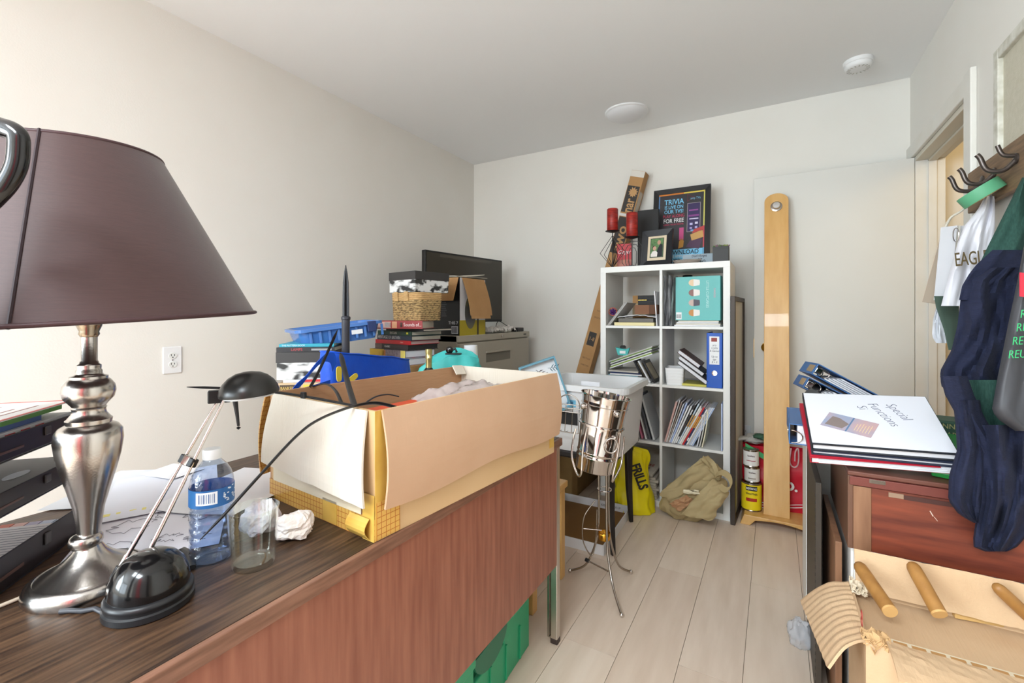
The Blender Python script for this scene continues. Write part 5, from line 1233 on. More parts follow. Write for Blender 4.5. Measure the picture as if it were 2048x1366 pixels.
# lid, brown carton and yellow bag on the floor
t = thing('carton_lid', 'shallow white-edged cardboard lid lying open on the floor', 'carton lid', (-.93, 2.385, 0), 1)
LW, LD = .205, .255
box('lid_floor', mat('kraft_inside', (136, 98, 54), .8), t, -LW, LW, -LD, LD, 0, .005)
for q_ in ((-LW, LW, -LD-.006, -LD), (-LW, LW, LD, LD+.006), (-LW-.006, -LW, -LD-.006, LD+.006), (LW, LW+.006, -LD-.006, LD+.006)): box('lid_wall', plain((226, 226, 228), .6), t, *q_, 0, .05, .001)
text('lid_text', 'KEEP THIS SIDE UP', .018, plain((90, 90, 96)), t, frame((.09, LD-.0006, .025), (1, 0, 0), (0, 0, 1)), .8, align='CENTER')
t = thing('brown_packing_carton', 'olive brown packing carton standing behind the black chair', 'carton', (-1.3, 2.95, 0))
OLV = mat('olive_card', (150, 118, 70), .8, col2=(134, 104, 60), scale=6)
g = MB().box(-.2, .2, -.2, -.194, 0, .42).box(-.2, .2, .194, .2, 0, .42).box(-.2, -.194, -.194, .194, 0, .42).box(.194, .2, -.194, .194, 0, .42).box(-.194, .194, -.194, .194, 0, .006); g.build('body', OLV, t)
MB().grid(lambda u, v: V((-.2+.4*u, -.2-.10*v, .42-.12*v)), 2, 2).build('front_flap', CARDD, t, solid=.004)
MB().grid(lambda u, v: V((.2+.10*v, -.2+.4*u, .42-.1*v)), 2, 2).build('side_flap', CARDD, t, solid=.004)
t = thing('yellow_bag', 'bright yellow plastic shopping bag with FRILLS lettering on the floor', 'bag', az(1262, 1020, 0)+V((.02, .02, 0)), 20)
t.location.z = 0
def yb(u, v):
    a = u*2*math.pi; b = v
    w_ = .115*(1-.25*b)+.02*fbm((math.cos(a)*2, math.sin(a)*2, b*3)); d_ = .085*(1-.6*b)
    f = 1+.14*fbm((math.cos(a)*3, math.sin(a)*3, b*5))
    return V((math.cos(a)*w_*f*(1 if b < .97 else .3)-.03*b, math.sin(a)*d_*f, .002+.37*b*(1+.06*fbm((math.cos(a)*2, math.sin(a)*2, 9)))))
MB().grid(yb, 48, 24, wrap=True).build('bag_body', YELBAG, t, smooth=True)
text('bag_text', 'FRILLS', .075, BLACKM, t, frame((-.012, -.088, .30), (.34, -.03, -.94), (.92, .06, .3)), .72, bold=.003)

# ================================================================ champagne buckets on a chrome stand
SC = V((-.632, 1.890, 0)); feet = [V((-.51, 1.731, 0)), V((-.559, 2.043, 0)), V((-.802, 1.916, 0))]
t = thing('bucket_stand', 'chrome three-legged champagne bucket stand beside the desk', 'stand', SC)
Bc = ad(1188, 938, 1.95); Tc = ad(1212, 792, 1.95)
for fpt in feet:
    d_ = (fpt-SC); L_ = d_.length; d_.normalize()
    P = smoothp([d_*.028+V((0, 0, Bc.z+.01)), d_*.026+V((0, 0, .36)), d_*.03+V((0, 0, .24)), d_*.05+V((0, 0, .15)), d_*(L_*.55)+V((0, 0, .06)), d_*L_+V((0, 0, .009))], 6)
    lg = MB().tube(P, .0048, 10).build('leg', DKCHROME, t, smooth=True)
    MB().lathe([(.001, -.009), (.006, -.007), (.009, 0), (.006, .007), (.001, .009)], 14, T(*(d_*L_+V((0, 0, .0095))))).build('ball_foot', CHROME, lg, smooth=True)
for z_, m_, h_ in ((.485, BRASS, .028), (.205, BRASS, .03)):
    MB().lathe([(.024, z_), (.026, z_+.003), (.026, z_+h_-.003), (.024, z_+h_)], 28, cap=False).build('brass_collar', m_, t, smooth=True)
MB().tube([(.03*math.cos(k*.5236), .03*math.sin(k*.5236), .42) for k in range(12)], .0025, 6, closed=True).build('ring', CHROME, t, smooth=True)
MB().tube([V((.035, -.05, .1)), V((-.06, -.03, .108))], .0034, 8).build('peg', DKCHROME, t, smooth=True); MB().tube([V((-.06, -.03, .108)), V((-.075, -.027, .11))], .008, 10).build('peg_cap', BLACKP, t)
rb_ = [V((-.035, -.02, .37)), V((-.075, -.045, .30)), V((-.08, -.045, .2)), V((-.05, -.02, .13)), V((-.035, -.01, .2)), V((-.03, -.01, .33))]
MB().tube(smoothp(rb_), .0026, 8).build('bent_wire', DKCHROME, t, smooth=True); MB().tube([V((-.078, -.045, .25)), V((-.005, -.02, .25))], .0026, 8).build('bent_wire', DKCHROME, t, smooth=True)
axd = (Tc-Bc); HL = axd.length; axd.normalize(); xr_ = V((C30, S30, 0)); xr_ = (xr_-axd*xr_.dot(axd)).normalized(); yr_ = axd.cross(xr_)
mxB = Mx.Translation(Bc) @ Mx((xr_, yr_, axd)).transposed().to_4x4()
t = thing('champagne_bucket', 'tilted polished steel champagne bucket held on the chrome stand', 'bucket', mx=mxB)
pr = [(.001, 0), (.078, 0), (.082, .004), (.0835, .055), (.0865, .058), (.0865, .064), (.0835, .067), (.0835, .074), (.0865, .077), (.0865, .083), (.084, .086), (.09, HL*.6), (.0905, HL*.62)]
MB().lathe(pr, 56, cap=False).build('lower_wall', CHROME, t, smooth=True)
MB().lathe([(.0915, HL*.60), (.0985, HL*.605), (.0985, HL*.62), (.0915, HL*.625)], 56, cap=False).build('collar', CHROME, t, smooth=True)
for s_ in (.35, 2.75):
    a_ = -math.pi/2+s_-.35 if s_ < 1 else -math.pi/2+2.6
hcx = V((.045, -.082, HL*.52))
MB().tube([hcx+V((-.012+.026*math.cos(k*.4488), -.01, -.032+.03*math.sin(k*.4488))) for k in range(14)], .0032, 8, closed=True).build('ring_handle', CHROME, t, smooth=True)
MB().lathe([(.001, -.01), (.008, -.007), (.01, 0), (.008, .007), (.001, .01)], 14, T(*hcx)).build('handle_boss', CHROME, t, smooth=True)
for sx_, k_ in ((.094, 1), (-.094, -1)):
    P = smoothp([V((sx_*.75, -.06, HL*.58)), V((sx_*.78, -.064, HL*.3)), V((sx_*.7, -.07, .0)), V((sx_*.8, -.05, -.02)), V((sx_*1.12, -.02, .04)), V((sx_*1.16, -.0, HL*.34)), V((sx_*1.12, .0, HL*.5))], 6)
    MB().tube(P, .0045, 10).build('cradle_wire', CHROME, t, smooth=True)
t2 = thing('champagne_bucket', 'second steel champagne bucket nested inside the tilted one', 'bucket', mx=mxB @ T(0, 0, HL*.63))
MB().lathe([(.082, -.06), (.0905, .0), (.0965, HL*.24), (.101, HL*.245), (.1015, HL*.25), (.0965, HL*.257), (.1025, HL*.37), (.1075, HL*.375), (.1075, HL*.385), (.101, HL*.385), (.09, .0)], 56, cap=False).build('wall', CHROME, t2, smooth=True)
for s_ in (-.02, 2.6):
    d_ = V((math.sin(.35 if s_ < 1 else -1.25), -math.cos(.35 if s_ < 1 else -1.25), 0))
    MB().lathe([(.001, -.013), (.009, -.009), (.012, 0), (.009, .009), (.001, .013)], 16, T(*(d_*.102+V((0, 0, HL*.2))))).build('knob', CHROME, t2, smooth=True)

# ================================================================ birch stand, paint tins and red bag by the door
t = thing('birch_stand', 'tall varnished birch board stand with rounded top and metal knob', 'stand')
pb = az(1550, 1030, .052); BYb = 2.90
bx0, bx1 = ay(1527, 1000, BYb).x, ay(1580, 1000, BYb).x
topy = 3.19; ztop = ay(1548, 387, topy).z
lean = math.atan2(topy-BYb, ztop-.055); Lb = (ztop-.055)/math.cos(lean); wb_ = (bx1-bx0)/2
fm = frame(((bx0+bx1)/2, BYb, .055), (1, 0, 0), (-.012, math.sin(lean), math.cos(lean)))
poly = [(-wb_, 0), (wb_, 0), (wb_, Lb-.05)]+[(wb_*math.cos(k*math.pi/12), Lb-.05+.05*math.sin(k*math.pi/12)) for k in range(1, 12)]+[(-wb_, Lb-.05)]
MB().prism(poly, -.02, 0, fm).build('board', PINE, t, .002)
MB().lathe([(.031, 0), (.031, .004), (.026, .006)], 28, fm @ T(0, Lb-.085, 0)).build('knob_plate', DKCHROME, t, smooth=True)
MB().lathe([(.021, .004), (.022, .02), (.018, .028), (.001, .029)], 28, fm @ T(0, Lb-.085, 0)).build('knob', mat('knob_grey', (196, 194, 192), .35, .6), t, smooth=True)
fx0, fx1 = -.165, .21
arch = [(fx0, 0), (fx0+.05, 0), (fx0+.075, .03)]+[(fx0+.075+(fx1-fx0-.15)*k/10, .03+.012*math.sin(k*math.pi/10)) for k in range(1, 10)]+[(fx1-.075, .03), (fx1-.05, 0), (fx1, 0), (fx1-.02, .055), (fx0+.02, .055)]
for q_ in range(1):
    MB().prism(arch, -.12, .055, frame((0, BYb-.0, 0), (1, 0, 0), (0, 0, 1)) @ T(0, 0, 0)).build('base', PINE, t, .003)
p = ay(1503, 1020, 2.905)
def tin(label, u, y, z0, r, h, body, band=None, txt=None, tc=(30, 30, 30)):
    p = ay(u, 1000, y); t = thing('paint_tin', label, 'paint tin', (p.x, y, z0))
    MB().lathe([(r, 0), (r+.001, .002), (r+.001, .005), (r, .006), (r, h-.006), (r+.0015, h-.005), (r+.0015, h-.001), (r-.003, h), (r-.006, h-.004), (.001, h-.004)], 36).build('can', DKCHROME, t, smooth=True)
    MB().lathe([(r+.0006, .008), (r+.0006, h-.009)], 36, cap=False).build('label_wrap', plain(body, .4), t, smooth=True)
    if band:
        d = V((-p.x, -y, 0)).normalized(); s = V((-d.y, d.x, 0))
        for (x0_, x1_, z0_, z1_, cc) in band:
            MB().grid(lambda u_, v_: (d*math.cos((x0_+(x1_-x0_)*u_)/r)+s*math.sin((x0_+(x1_-x0_)*u_)/r))*(r+.0012)+V((0, 0, h*(z0_+(z1_-z0_)*v_))), 6, 1).build('label_print', plain(cc, .4), t)
        if txt:
            for (s_, zf, sz, cc) in txt: text('label_text', s_, sz, plain(cc), t, frame(d*(r+.0016)+V((0, 0, h*zf)), s, (0, 0, 1)), .7, align='CENTER', bold=.0003)
    return t
B0 = .0556
tin('yellow paint tin at the bottom of the stack on the birch stand', 1503, 2.955, B0, .052, .158, (240, 216, 30), ((-.03, .03, .74, .9, (30, 28, 28)), (-.028, .028, .36, .48, (176, 50, 36))), (('MINWAX', .82, .018, (240, 240, 240)), ('Wood Finish', .64, .016, (60, 44, 20))))
tin('small white paint tin standing on the yellow tin', 1504, 2.955, B0+.1582, .039, .088, (224, 222, 218), ((-.02, .02, .25, .32, (150, 140, 130)),), (('Varathane', .66, .012, (90, 60, 60)),))
tin('upper white paint tin at the top of the stack', 1502, 2.955, B0+.1582+.0882, .04, .098, (232, 230, 228), ((-.024, .024, .36, .4, (160, 60, 70)),), (('Varathane', .66, .013, (90, 60, 60)),))
t = thing('red_tote', 'red reusable shopping bag standing behind the birch board', 'bag', (.04, 3.07, .0), 0)
def rt(u, v):
    a = u*2*math.pi; x = .205*math.copysign(abs(math.cos(a))**.35, math.cos(a)); y = .06*math.copysign(abs(math.sin(a))**.5, math.sin(a))
    return V((x*(1+.03*fbm((v*4, x*3, 1))), y*(1-.3*v)+.02*fbm((x*9, v*5, 2)), .002+v*.40+.012*fbm((x*9, 0, 7))*v))
MB().grid(rt, 56, 16, wrap=True).build('bag_body', REDBAG, t, smooth=True)
for k in range(3): ribbon([(-.17+.0, -.075, .05+.014*k), (-.08, -.078, .06+.014*k), (0, -.078, .065+.014*k)], (0, 0, .005)).build('white_swoosh', WHITEP, t, solid=.001)
tp_ = ay(1590, 975, 2.99); text('bag_text', 'D.', .07, WHITEP, t, frame((tp_.x-.055-.04, -.082, tp_.z), (1, 0, 0), (0, 0, 1)), 1, bold=.003)
sw_ = ay(1592, 1015, 2.99)
for k in range(2): ribbon([(sw_.x-.04-.05, -.085, sw_.z-.01+k*.014), (sw_.x-.04, -.085, sw_.z+k*.016), (sw_.x-.04+.05, -.085, sw_.z+.012+k*.014)], (0, 0, .004)).build('white_swoosh', WHITEP, t, solid=.001)
t = thing('work_gloves', 'pair of grey fabric work gloves on the red shopping bag', 'gloves', V((ay(1496, 893, 3.05).x, 3.06, .40)), -8)
GL = mat('glove_grey', (176, 172, 166), .9, bump=.2, bscale=80)
MB().grid(lambda u, v: crumple(u, v, .055, 12.3, .5)+V((.03, .02, .03)), 32, 16, wrap=True).build('palm', GL, t, smooth=True)
for k in range(4): MB().tube(smoothp([V((.0, -.02+.006*k, .035)), V((-.03, -.035+.015*k, .03)), V((-.062, -.045+.02*k, .018))]), .010, 8).build('finger', GL, t, smooth=True)
MB().grid(lambda u, v: crumple(u, v, .04, 2.2, .4)+V((.07, -.01, .055)), 24, 12, wrap=True).build('green_cuff', plain((62, 96, 76), .9), t, smooth=True)
MB().grid(lambda u, v: V((.0+u*.1, -.075, .02-.05*u-v*.03)), 4, 2).build('green_patch', plain((70, 160, 100), .6), t, solid=.003)
t = thing('plastic_clip', 'clear plastic hook hanging on the red bag beside the birch board', 'hook', ay(1588, 915, 2.97))
MB().tube(smoothp([V((-.014, 0, .05)), V((-.02, 0, -.03)), V((0, 0, -.055)), V((.02, 0, -.03)), V((.02, 0, .05)), V((.006, 0, .03)), V((.004, 0, -.02))]), .004, 8).build('loop', mat('clear_hook', (232, 200, 204), .15, trans=.4), t, smooth=True)
# ================================================================ furniture along the right wall
def unit(label, name, x0, y0, y1, z1, m, side, cat='cabinet', doors=True):
    t = thing(name, label, cat)
    box('carcass', m, t, x0+.016, XR-.02, y0, y1, 0, z1-.018, .002); box('side_panel', side, t, x0, x0+.016, y0, y1, 0, z1, .002); box('top', m, t, x0+.016, XR-.02, y0, y1, z1-.018, z1, .002)
    return t
t = unit('low white storage cabinet along the right wall beside the birch stand', 'white_cabinet', .108, 2.085, 2.33, .72, KWHITE, KWHITE)
t = thing('dark_board', 'dark brown upright board with peg holes beside the low white cabinet', 'board')
box('board', plain((66, 58, 50), .5), t, .110, .126, 1.66, 2.08, 0, .66, .002)
g = MB()
for k in range(28): g.box(.1092, .110, 1.664, 1.67, .02+k*.022, .028+k*.022)
g.build('peg_holes', BLACKM, t)
o = box('plywood_sheet', BROWNW, None, .148, .164, 1.545, 1.93, 0, .54, .002); tag(o, 'brown plywood sheet standing upright beside the white drawer stand', 'plywood')
t = thing('white_stand', 'white drawer stand under the mahogany case', 'drawer unit')
box('carcass', KWHITE, t, .18, XR-.03, 1.52, 1.9, 0, .551, .002)
for k in range(3): box('drawer_front', KWHITE, t, .185, XR-.035, 1.505, 1.52, .01+k*.178, .18+k*.178, .003)
# mahogany case
MZ0, MZ1, MY0, MY1, MX0 = .552, .757, 1.49, 1.91, .170
t = thing('mahogany_case', 'reddish mahogany wooden case with brass-plated hinges under the binders', 'wooden case')
box('body', MAHOG, t, MX0+.012, XR-.02, MY0+.012, MY1, MZ0, MZ1-.012, .002)
box('side_panel', mat('case_side', (98, 66, 50), .45, col2=(112, 78, 60), scale=5), t, MX0, MX0+.012, MY0, MY1, MZ0, MZ1-.012, .002)
box('lid', mat('case_lid', (104, 62, 50), .45), t, MX0, XR-.02, MY0, MY1, MZ1-.012, MZ1, .003)
box('corner_stile', BROWNW, t, MX0+.012, MX0+.05, MY0, MY0+.012, MZ0, MZ1-.038, .001)
box('front_panel', MAHOG, t, MX0+.05, XR-.03, MY0+.003, MY0+.012, MZ0, MZ1-.038, .001)
box('top_rail', mat('rail_red', (112, 56, 48), .4), t, MX0+.004, XR-.03, MY0-.003, MY0+.012, MZ1-.036, MZ1-.013, .0015)
box('hinge_leaf', DKCHROME, t, MX0+.045, MX0+.078, MY0-.0045, MY0-.003, MZ1-.024, MZ1-.014, .0005)
box('catch_plate', plain((150, 122, 100), .4), t, MX0+.085, MX0+.115, MY0+.001, MY0+.003, MZ1-.054, MZ1-.042, .0005)
box('groove', plain((70, 38, 32)), t, MX0+.115, XR-.04, MY0+.002, MY0+.0032, MZ1-.055, MZ1-.044)
g = MB(); s0 = ay(1860, 1022, MY0+.0025); g.tube([s0, s0+V((.006, 0, -.012))], .0011, 5); g.tube([s0+V((.008, 0, -.013)), s0+V((.014, 0, -.022))], .0006, 5); g.build('scratch', plain((226, 206, 190)), t)

# binders on the case
Pnl = V((.088, 1.475, .820)); Pnr = V((.387, 1.481, .834)); Pfl = V((.066, 1.716, .920))
fmB = frame(Pnl, Pnr-Pnl, Pfl-Pnl); bw_, bd_ = .30, .264
def binder(label, mx, w, d, h, cover, pages=PAGESW, name='ring_binder', inset=.006, c=.003, group=None):
    t = thing(name, label, 'binder', mx=mx)
    box('top_cover', cover, t, 0, w, 0, d, -c, 0, .001); box('bottom_cover', cover, t, 0, w, 0, d, -h, -h+c, .001); box('spine', cover, t, 0, c, 0, d, -h+c, -c)
    box('page_block', pages, t, c+.002, w-inset, inset, d-inset, -h+c, -c-.001)
    return t
t = binder('white binder with Special Functions handwritten on top of the stack', fmB, bw_, bd_, .021, mat('binder_black', (30, 32, 40), .4))
box('cover_sheet', mat('cover_white', (232, 233, 240), .35, coat=.3), t, .003, bw_-.002, .006, bd_-.003, 0, .0008)
INK = plain((92, 96, 120))
for s_, x, y in (('Special', .208, .215), ('Functions', .166, .215), ('Si', .138, .2)): text('handwriting', s_, .034, INK, t, T(x, y, .001) @ rot('Z', -72), .88, shear=.15, ext=.0002, bold=-.0006)
cd = o = box('photo_card', mat('card_sky', (134, 164, 196), .35, col2=(206, 164, 160), scale=9, stretch=(1, 1, 1)), None, -.04, .04, -.065, .065, .001, .0016); o.matrix_world = fmB @ T(.098, .1, 0) @ rot('Z', 66) @ Mx.Diagonal((.92, .9, 1, 1))
tag(o, 'small sunset photo card lying on the white binder', 'card')
MB().prism([(-.03, .01), (.0, -.0), (.02, .03), (.022, .05), (-.028, .056)], .0016, .0019).build('boat_picture', plain((136, 122, 118)), o); box('fold_line', plain((92, 124, 160)), o, -.04, .04, -.004, .0, .0016, .0018)
g = MB()
for k in range(6): g.box(-.025, .02-.004*(k % 3), -.055+k*.007, -.0535+k*.007, .0016, .0019)
g.build('text_lines', plain((226, 206, 160)), o)
binder('dark blue binder with white pages between the white and the red one', fmB @ T(.0, .0, -.0215) @ rot('Z', -1), bw_, bd_-.01, .014, mat('binder_navy', (38, 44, 62), .4))
t = binder('red binder stuffed with loose white pages at the bottom of the stack', fmB @ T(-.004, -.004, -.036) @ rot('Z', 1), bw_-.006, bd_, .024, mat('binder_red', (176, 30, 50), .4), inset=.0)
for k in range(7): box('loose_page', PAPER, t, .02, bw_-.002+.008*(k % 3)/2, -.002-.002*(k % 2), .2, -.021+k*.0026, -.0203+k*.0026)
box('red_cover_fold', mat('binder_red', (176, 30, 50), .4), t, .0, .27, -.006, .1, -.0035, -.001, .0005)
BLF = mat('binder_blue', (70, 118, 176), .45)
# blue binder lying underneath with its spine to the left
t = thing('ring_binder', 'blue lever arch binder lying under the stack with its spine out', 'binder', mx=T(.045, 1.70, MZ1+.001))
box('bottom_cover', BLF, t, 0, .27, 0, .3, 0, .003, .001); box('top_cover', BLF, t, 0, .27, 0, .3, .062, .065, .001); box('spine', BLF, t, -.003, .0, 0, .3, 0, .065, .001); box('page_block', PAGESW, t, .02, .25, .004, .296, .003, .06)
MB().lathe([(.012, 0), (.012, .002), (.007, .002)], 20, frame((-.003, .09, .025), (0, -1, 0), (0, 0, 1))).build('finger_ring', CHROME, t, smooth=True)
MB().tube([(.01, -.002, .004+.02*(1-math.cos(k*.4))) for k in range(2)]+[(.03*math.sin(k*.35)+.004, -.003, .025-.02*math.cos(k*.35)) for k in range(10)], .0016, 6).build('ring', CHROME, t, smooth=True)
# carton under the open blue binders
o = box('grey_carton', plain((150, 146, 140), .7), None, .14, .62, 2.09, 2.32, .7206, .77, .003); tag(o, 'grey carton on the low white cabinet under the open blue binders', 'carton')
# two open blue binders at the back
def openbinder(label, P0_, P1_, w, d, h, col):
    xd = P1_-P0_; yd = V((-.35, 1, .05)); m = frame(P0_, xd, yd)
    t = thing('open_binder', label, 'binder', mx=m)
    box('top_cover', col, t, 0, w, 0, d, -.004, 0, .001); box('bottom_cover', col, t, 0, w, 0, d, -h, -h+.004, .001); box('spine', col, t, 0, .004, 0, d, -h+.004, -.004, .001)
    for s_ in range(5): box('page_sheaf', PAGESW if s_ % 2 else PAPER, t, .05+.012*s_, w-.01, .01, d-.01, -h+.006+s_*(h-.014)/5, -h+.006+(s_+.8)*(h-.014)/5)
    for q_ in (.012, d*.5):
        MB().tube([(.035+.024*math.cos(k*.5236), q_, -h/2+.018*math.sin(k*.5236)) for k in range(12)], .002, 6, closed=True).build('ring', CHROME, t, smooth=True)
    box('ring_plate', CHROME, t, .006, .03, .004, .03, -h*.75, -h*.3, .002)
    box('label_patch', plain((176, 150, 116), .5), t, -.0008, 0, .02, .1, -h*.8, -h*.2)
    return t
openbinder('upper open blue ring binder slanting down behind the white binder', ad(1637, 727, 1.82), ad(1770, 797, 1.74), .31, .2, .05, BLF)
openbinder('lower open blue ring binder under the upper slanting one', ad(1618, 754, 1.79), ad(1740, 815, 1.71), .3, .2, .048, mat('binder_blue2', (70, 112, 168), .45))
t = thing('black_binder', 'black binder standing on edge at the back of the binder pile', 'binder', mx=T(.128, 2.1, .7708) @ rot('Z', -10))
MB().tube([(0, 0, .085), (0, .2, .085)], .027, 16).build('rounded_spine', mat('binder_black2', (52, 50, 48), .45), t, smooth=True); box('cover', mat('binder_black2', (52, 50, 48), .45), t, -.027, -.023, 0, .2, .0, .085); box('cover', mat('binder_black2', (52, 50, 48), .45), t, .023, .027, 0, .2, .0, .085); box('page_block', PAGESW, t, -.02, .02, .004, .196, 0, .07)
# green folder and dark green bag
p = ad(1875, 850, 1.16)
o = box('green_folder', plain((40, 140, 62), .4), None, -.06, .09, -.12, .12, 0, .015, .003); o.matrix_world = T(.445, 1.63, MZ1+.03) @ rot('Z', -20) @ rot('X', 14); tag(o, 'bright green plastic folder lying behind the white binder', 'folder')
t = thing('dark_green_bag', 'dark green paper bag with gold lettering beside the green folder', 'bag', (.50, 1.82, MZ1+.004), -5)
box('bag_body', plain((58, 92, 74), .6), t, -.12, .12, -.05, .05, .0, .10, .006)
for k, s_ in enumerate(('NN 226', 'EARTH P', 'MM')): text('bag_text', s_, .02, plain((196, 190, 130)), t, frame((-.07, -.0515, .085-k*.024), (1, 0, 0), (0, 0, 1)), .9)

# ================================================================ coat rack on the right wall
RX = XR-.02
z1 = ax(1935, 348, RX-.02).z; z0 = z1-.15
yE = ax(1935, 348, RX-.02).y
t = thing('coat_rack', 'weathered wooden coat rack board with iron hooks on the right wall', 'coat rack')
box('board', OAKD, t, RX-.02, RX, 1.35, yE, z0, z1, .003)
IRON = mat('iron_hook', (96, 88, 84), .35, .8)
for u_, v_ in ((1958, 378), (1982, 352), (2026, 335)):
    p = ax(u_+8, v_, RX-.02); y_ = p.y; zc_ = (z0+z1)/2+.01
    hk = MB().tube(smoothp([V((RX-.022, y_, zc_+.0)), V((RX-.05, y_, zc_-.028)), V((RX-.085, y_, zc_-.02)), V((RX-.10, y_, zc_+.018)), V((RX-.108, y_, zc_+.03))]), [.007]*0 or .007, 10).build('hook', IRON, t, smooth=True)
    if u_ > 2000: MB().tube(smoothp([V((RX-.022, y_, zc_+.012)), V((RX-.05, y_, zc_+.02)), V((RX-.062, y_, zc_+.05))]), .006, 10).build('upper_prong', IRON, hk, smooth=True)
    MB().lathe([(.016, 0), (.016, .004), (.008, .007)], 18, frame((RX-.02, y_, zc_+.004), (0, -1, 0), (0, 0, 1))).build('hook_plate', IRON, hk, smooth=True)
# framed board above
PX = XR-.004
ay0 = ax(1991, 355, PX-.02); zt_ = ax(1991, 106, PX-.02).z; zb_ = ax(1991, 357, PX-.02).z
t = thing('framed_board', 'large pale canvas board in a distressed white frame above the coat rack', 'framed board')
WF = mat('distressed_white', (226, 224, 214), .6, col2=(190, 186, 170), scale=30)
box('canvas', mat('canvas_beige', (206, 200, 182), .8, col2=(198, 192, 172), scale=60, bump=.2, bscale=200), t, PX-.012, PX, 1.3, ay0.y-.03, zb_+.03, zt_-.03)
for q_ in ((ay0.y-.035, ay0.y, zb_, zt_), (1.265, 1.3, zb_, zt_), (1.3, ay0.y-.035, zb_, zb_+.035), (1.3, ay0.y-.035, zt_-.035, zt_)): box('frame_rail', WF, t, PX-.026, PX, *q_, .003)

def interp(rows, v):
    for a, b in zip(rows, rows[1:]):
        if v <= b[0]: 
            s = (v-a[0])/(b[0]-a[0]); return [x+(y-x)*s for x, y in zip(a, b)]
    return rows[-1]
def hang(name, m, par, rows, t0, th=.03, fold=.012, freq=5, seed=0, nu=28, nv=34, org=None, tv=0, shear=0):
    # a hanging piece of cloth: rows are (pixel row, left column, right column) at depth t0, given front and back faces
    v0, v1 = rows[0][0], rows[-1][0]
    def pt(u, v, back):
        py = v0+(v1-v0)*v; _, a, b = interp(rows, py); px_ = a+(b-a)*u
        bulge = math.sin(math.pi*min(max(u, 0), 1))**.5
        d = t0+tv*v-(th*.5*bulge if not back else -th*.5*bulge)
        d += fold*fbm((u*freq+seed, v*1.6, seed))*(1 if not back else .6)*bulge+fold*.5*fbm((u*freq*2.3, v*4+seed, seed))*bulge
        p = ad(px_, py, d); p.x = min(p.x, XR-.045)
        return p-(org or V((0, 0, 0)))
    g = MB(); g.grid(lambda u, v: pt(u, v, False), nu, nv); g.grid(lambda u, v: pt(1-u, v, True), nu, nv)
    # close bottom and top
    for vv in (0, 1):
        g.grid(lambda u, w: pt(u, vv, False).lerp(pt(u, vv, True), w), nu, 1)
    return g.build(name, m, par, smooth=True)

# white EAGL bag, papers, cards behind it
t = thing('white_shop_bag', 'white plastic shop bag lettered EAGL hanging from the coat rack', 'bag', ad(1965, 400, 1.52)); og = t.location.copy()
WBAG = mat('white_bag_plastic', (226, 224, 230), .4, bump=.15, bscale=14)
hang('bag_body', WBAG, t, [(392, 1970, 1990), (420, 1955, 1998), (450, 1930, 2001), (480, 1917, 1997), (540, 1900, 1990), (612, 1882, 1985)], 1.50, .05, .02, 4, 3, org=og)
MB().tube([ad(1978, 398, 1.5)-og, ad(1982, 365, 1.5)-og], .006, 8).build('bag_handle', WBAG, t, smooth=True)
cr = V((C30, S30, 0)); tx_ = ad(1909, 521, 1.452)-og
text('bag_text', 'EAGLE', .062, plain((112, 94, 60)), t, frame(tx_, cr*1+V((0, 0, .10)), V((0, 0, 1))), .62, bold=.0002)
t = thing('price_cards', 'white hanging cards clipped beside the white shop bag', 'cards', ad(1885, 460, 1.60)); og = t.location.copy()
for k in range(3): MB().grid(lambda u, v: ad(1882+k*7-14*v+u*26+(6*u), 455+145*v-4*u, 1.60+.006*k-.01*u)-og, 2, 6).build('card', [PAPER, PAPER2, PAPER][k], t, solid=.003)
MB().tube(smoothp([ad(1890, 456, 1.6)-og, ad(1902, 435, 1.6)-og, ad(1925, 420, 1.58)-og, ad(1945, 395, 1.56)-og, ad(1960, 385, 1.56)-og]), .004, 8).build('string', plain((214, 206, 190)), t, smooth=True)
MB().tube([ad(1912+6*math.cos(a_), 470+14*math.sin(a_), 1.57)-og for a_ in [k*.5236 for k in range(12)]], .0016, 6, closed=True).build('clip_ring', CHROME, t, smooth=True)
o = MB().grid(lambda u, v: ad(1884-40*v+(14-2*v)*u+18*v*u, 462+142*v+4*u, 1.66), 2, 4).build('beige_card', plain((206, 188, 168), .7), None, solid=.002); tag(o, 'plain beige card hanging behind the white cards at the doorway', 'card')
t = thing('sage_bag', 'folded grey green fabric pouch hanging under the white shop bag', 'bag', ad(1892, 640, 1.55)); og = t.location.copy()
hang('pouch', plain((74, 92, 80), .75), t, [(592, 1868, 1918), (615, 1872, 1918), (660, 1888, 1918), (700, 1897, 1918)], 1.55, .012, .004, 3, 1, 8, 10, org=og)
MB().tube([ad(1912, 600, 1.55)-og, ad(1925, 560, 1.6)-og], .003, 6).build('loop', plain((74, 92, 80), .75), t)
t = thing('small_clear_bag', 'small crumpled white plastic bag hanging at the doorway under the cards', 'plastic bag', ad(1880, 655, 1.62)); og = t.location.copy()
hang('bag_body', mat('thin_white_plastic', (224, 226, 232), .25, bump=.4, bscale=30), t, [(605, 1874, 1884), (640, 1866, 1892), (672, 1864, 1897), (686, 1872, 1895)], 1.62, .03, .016, 6, 5, 14, 14, org=og)
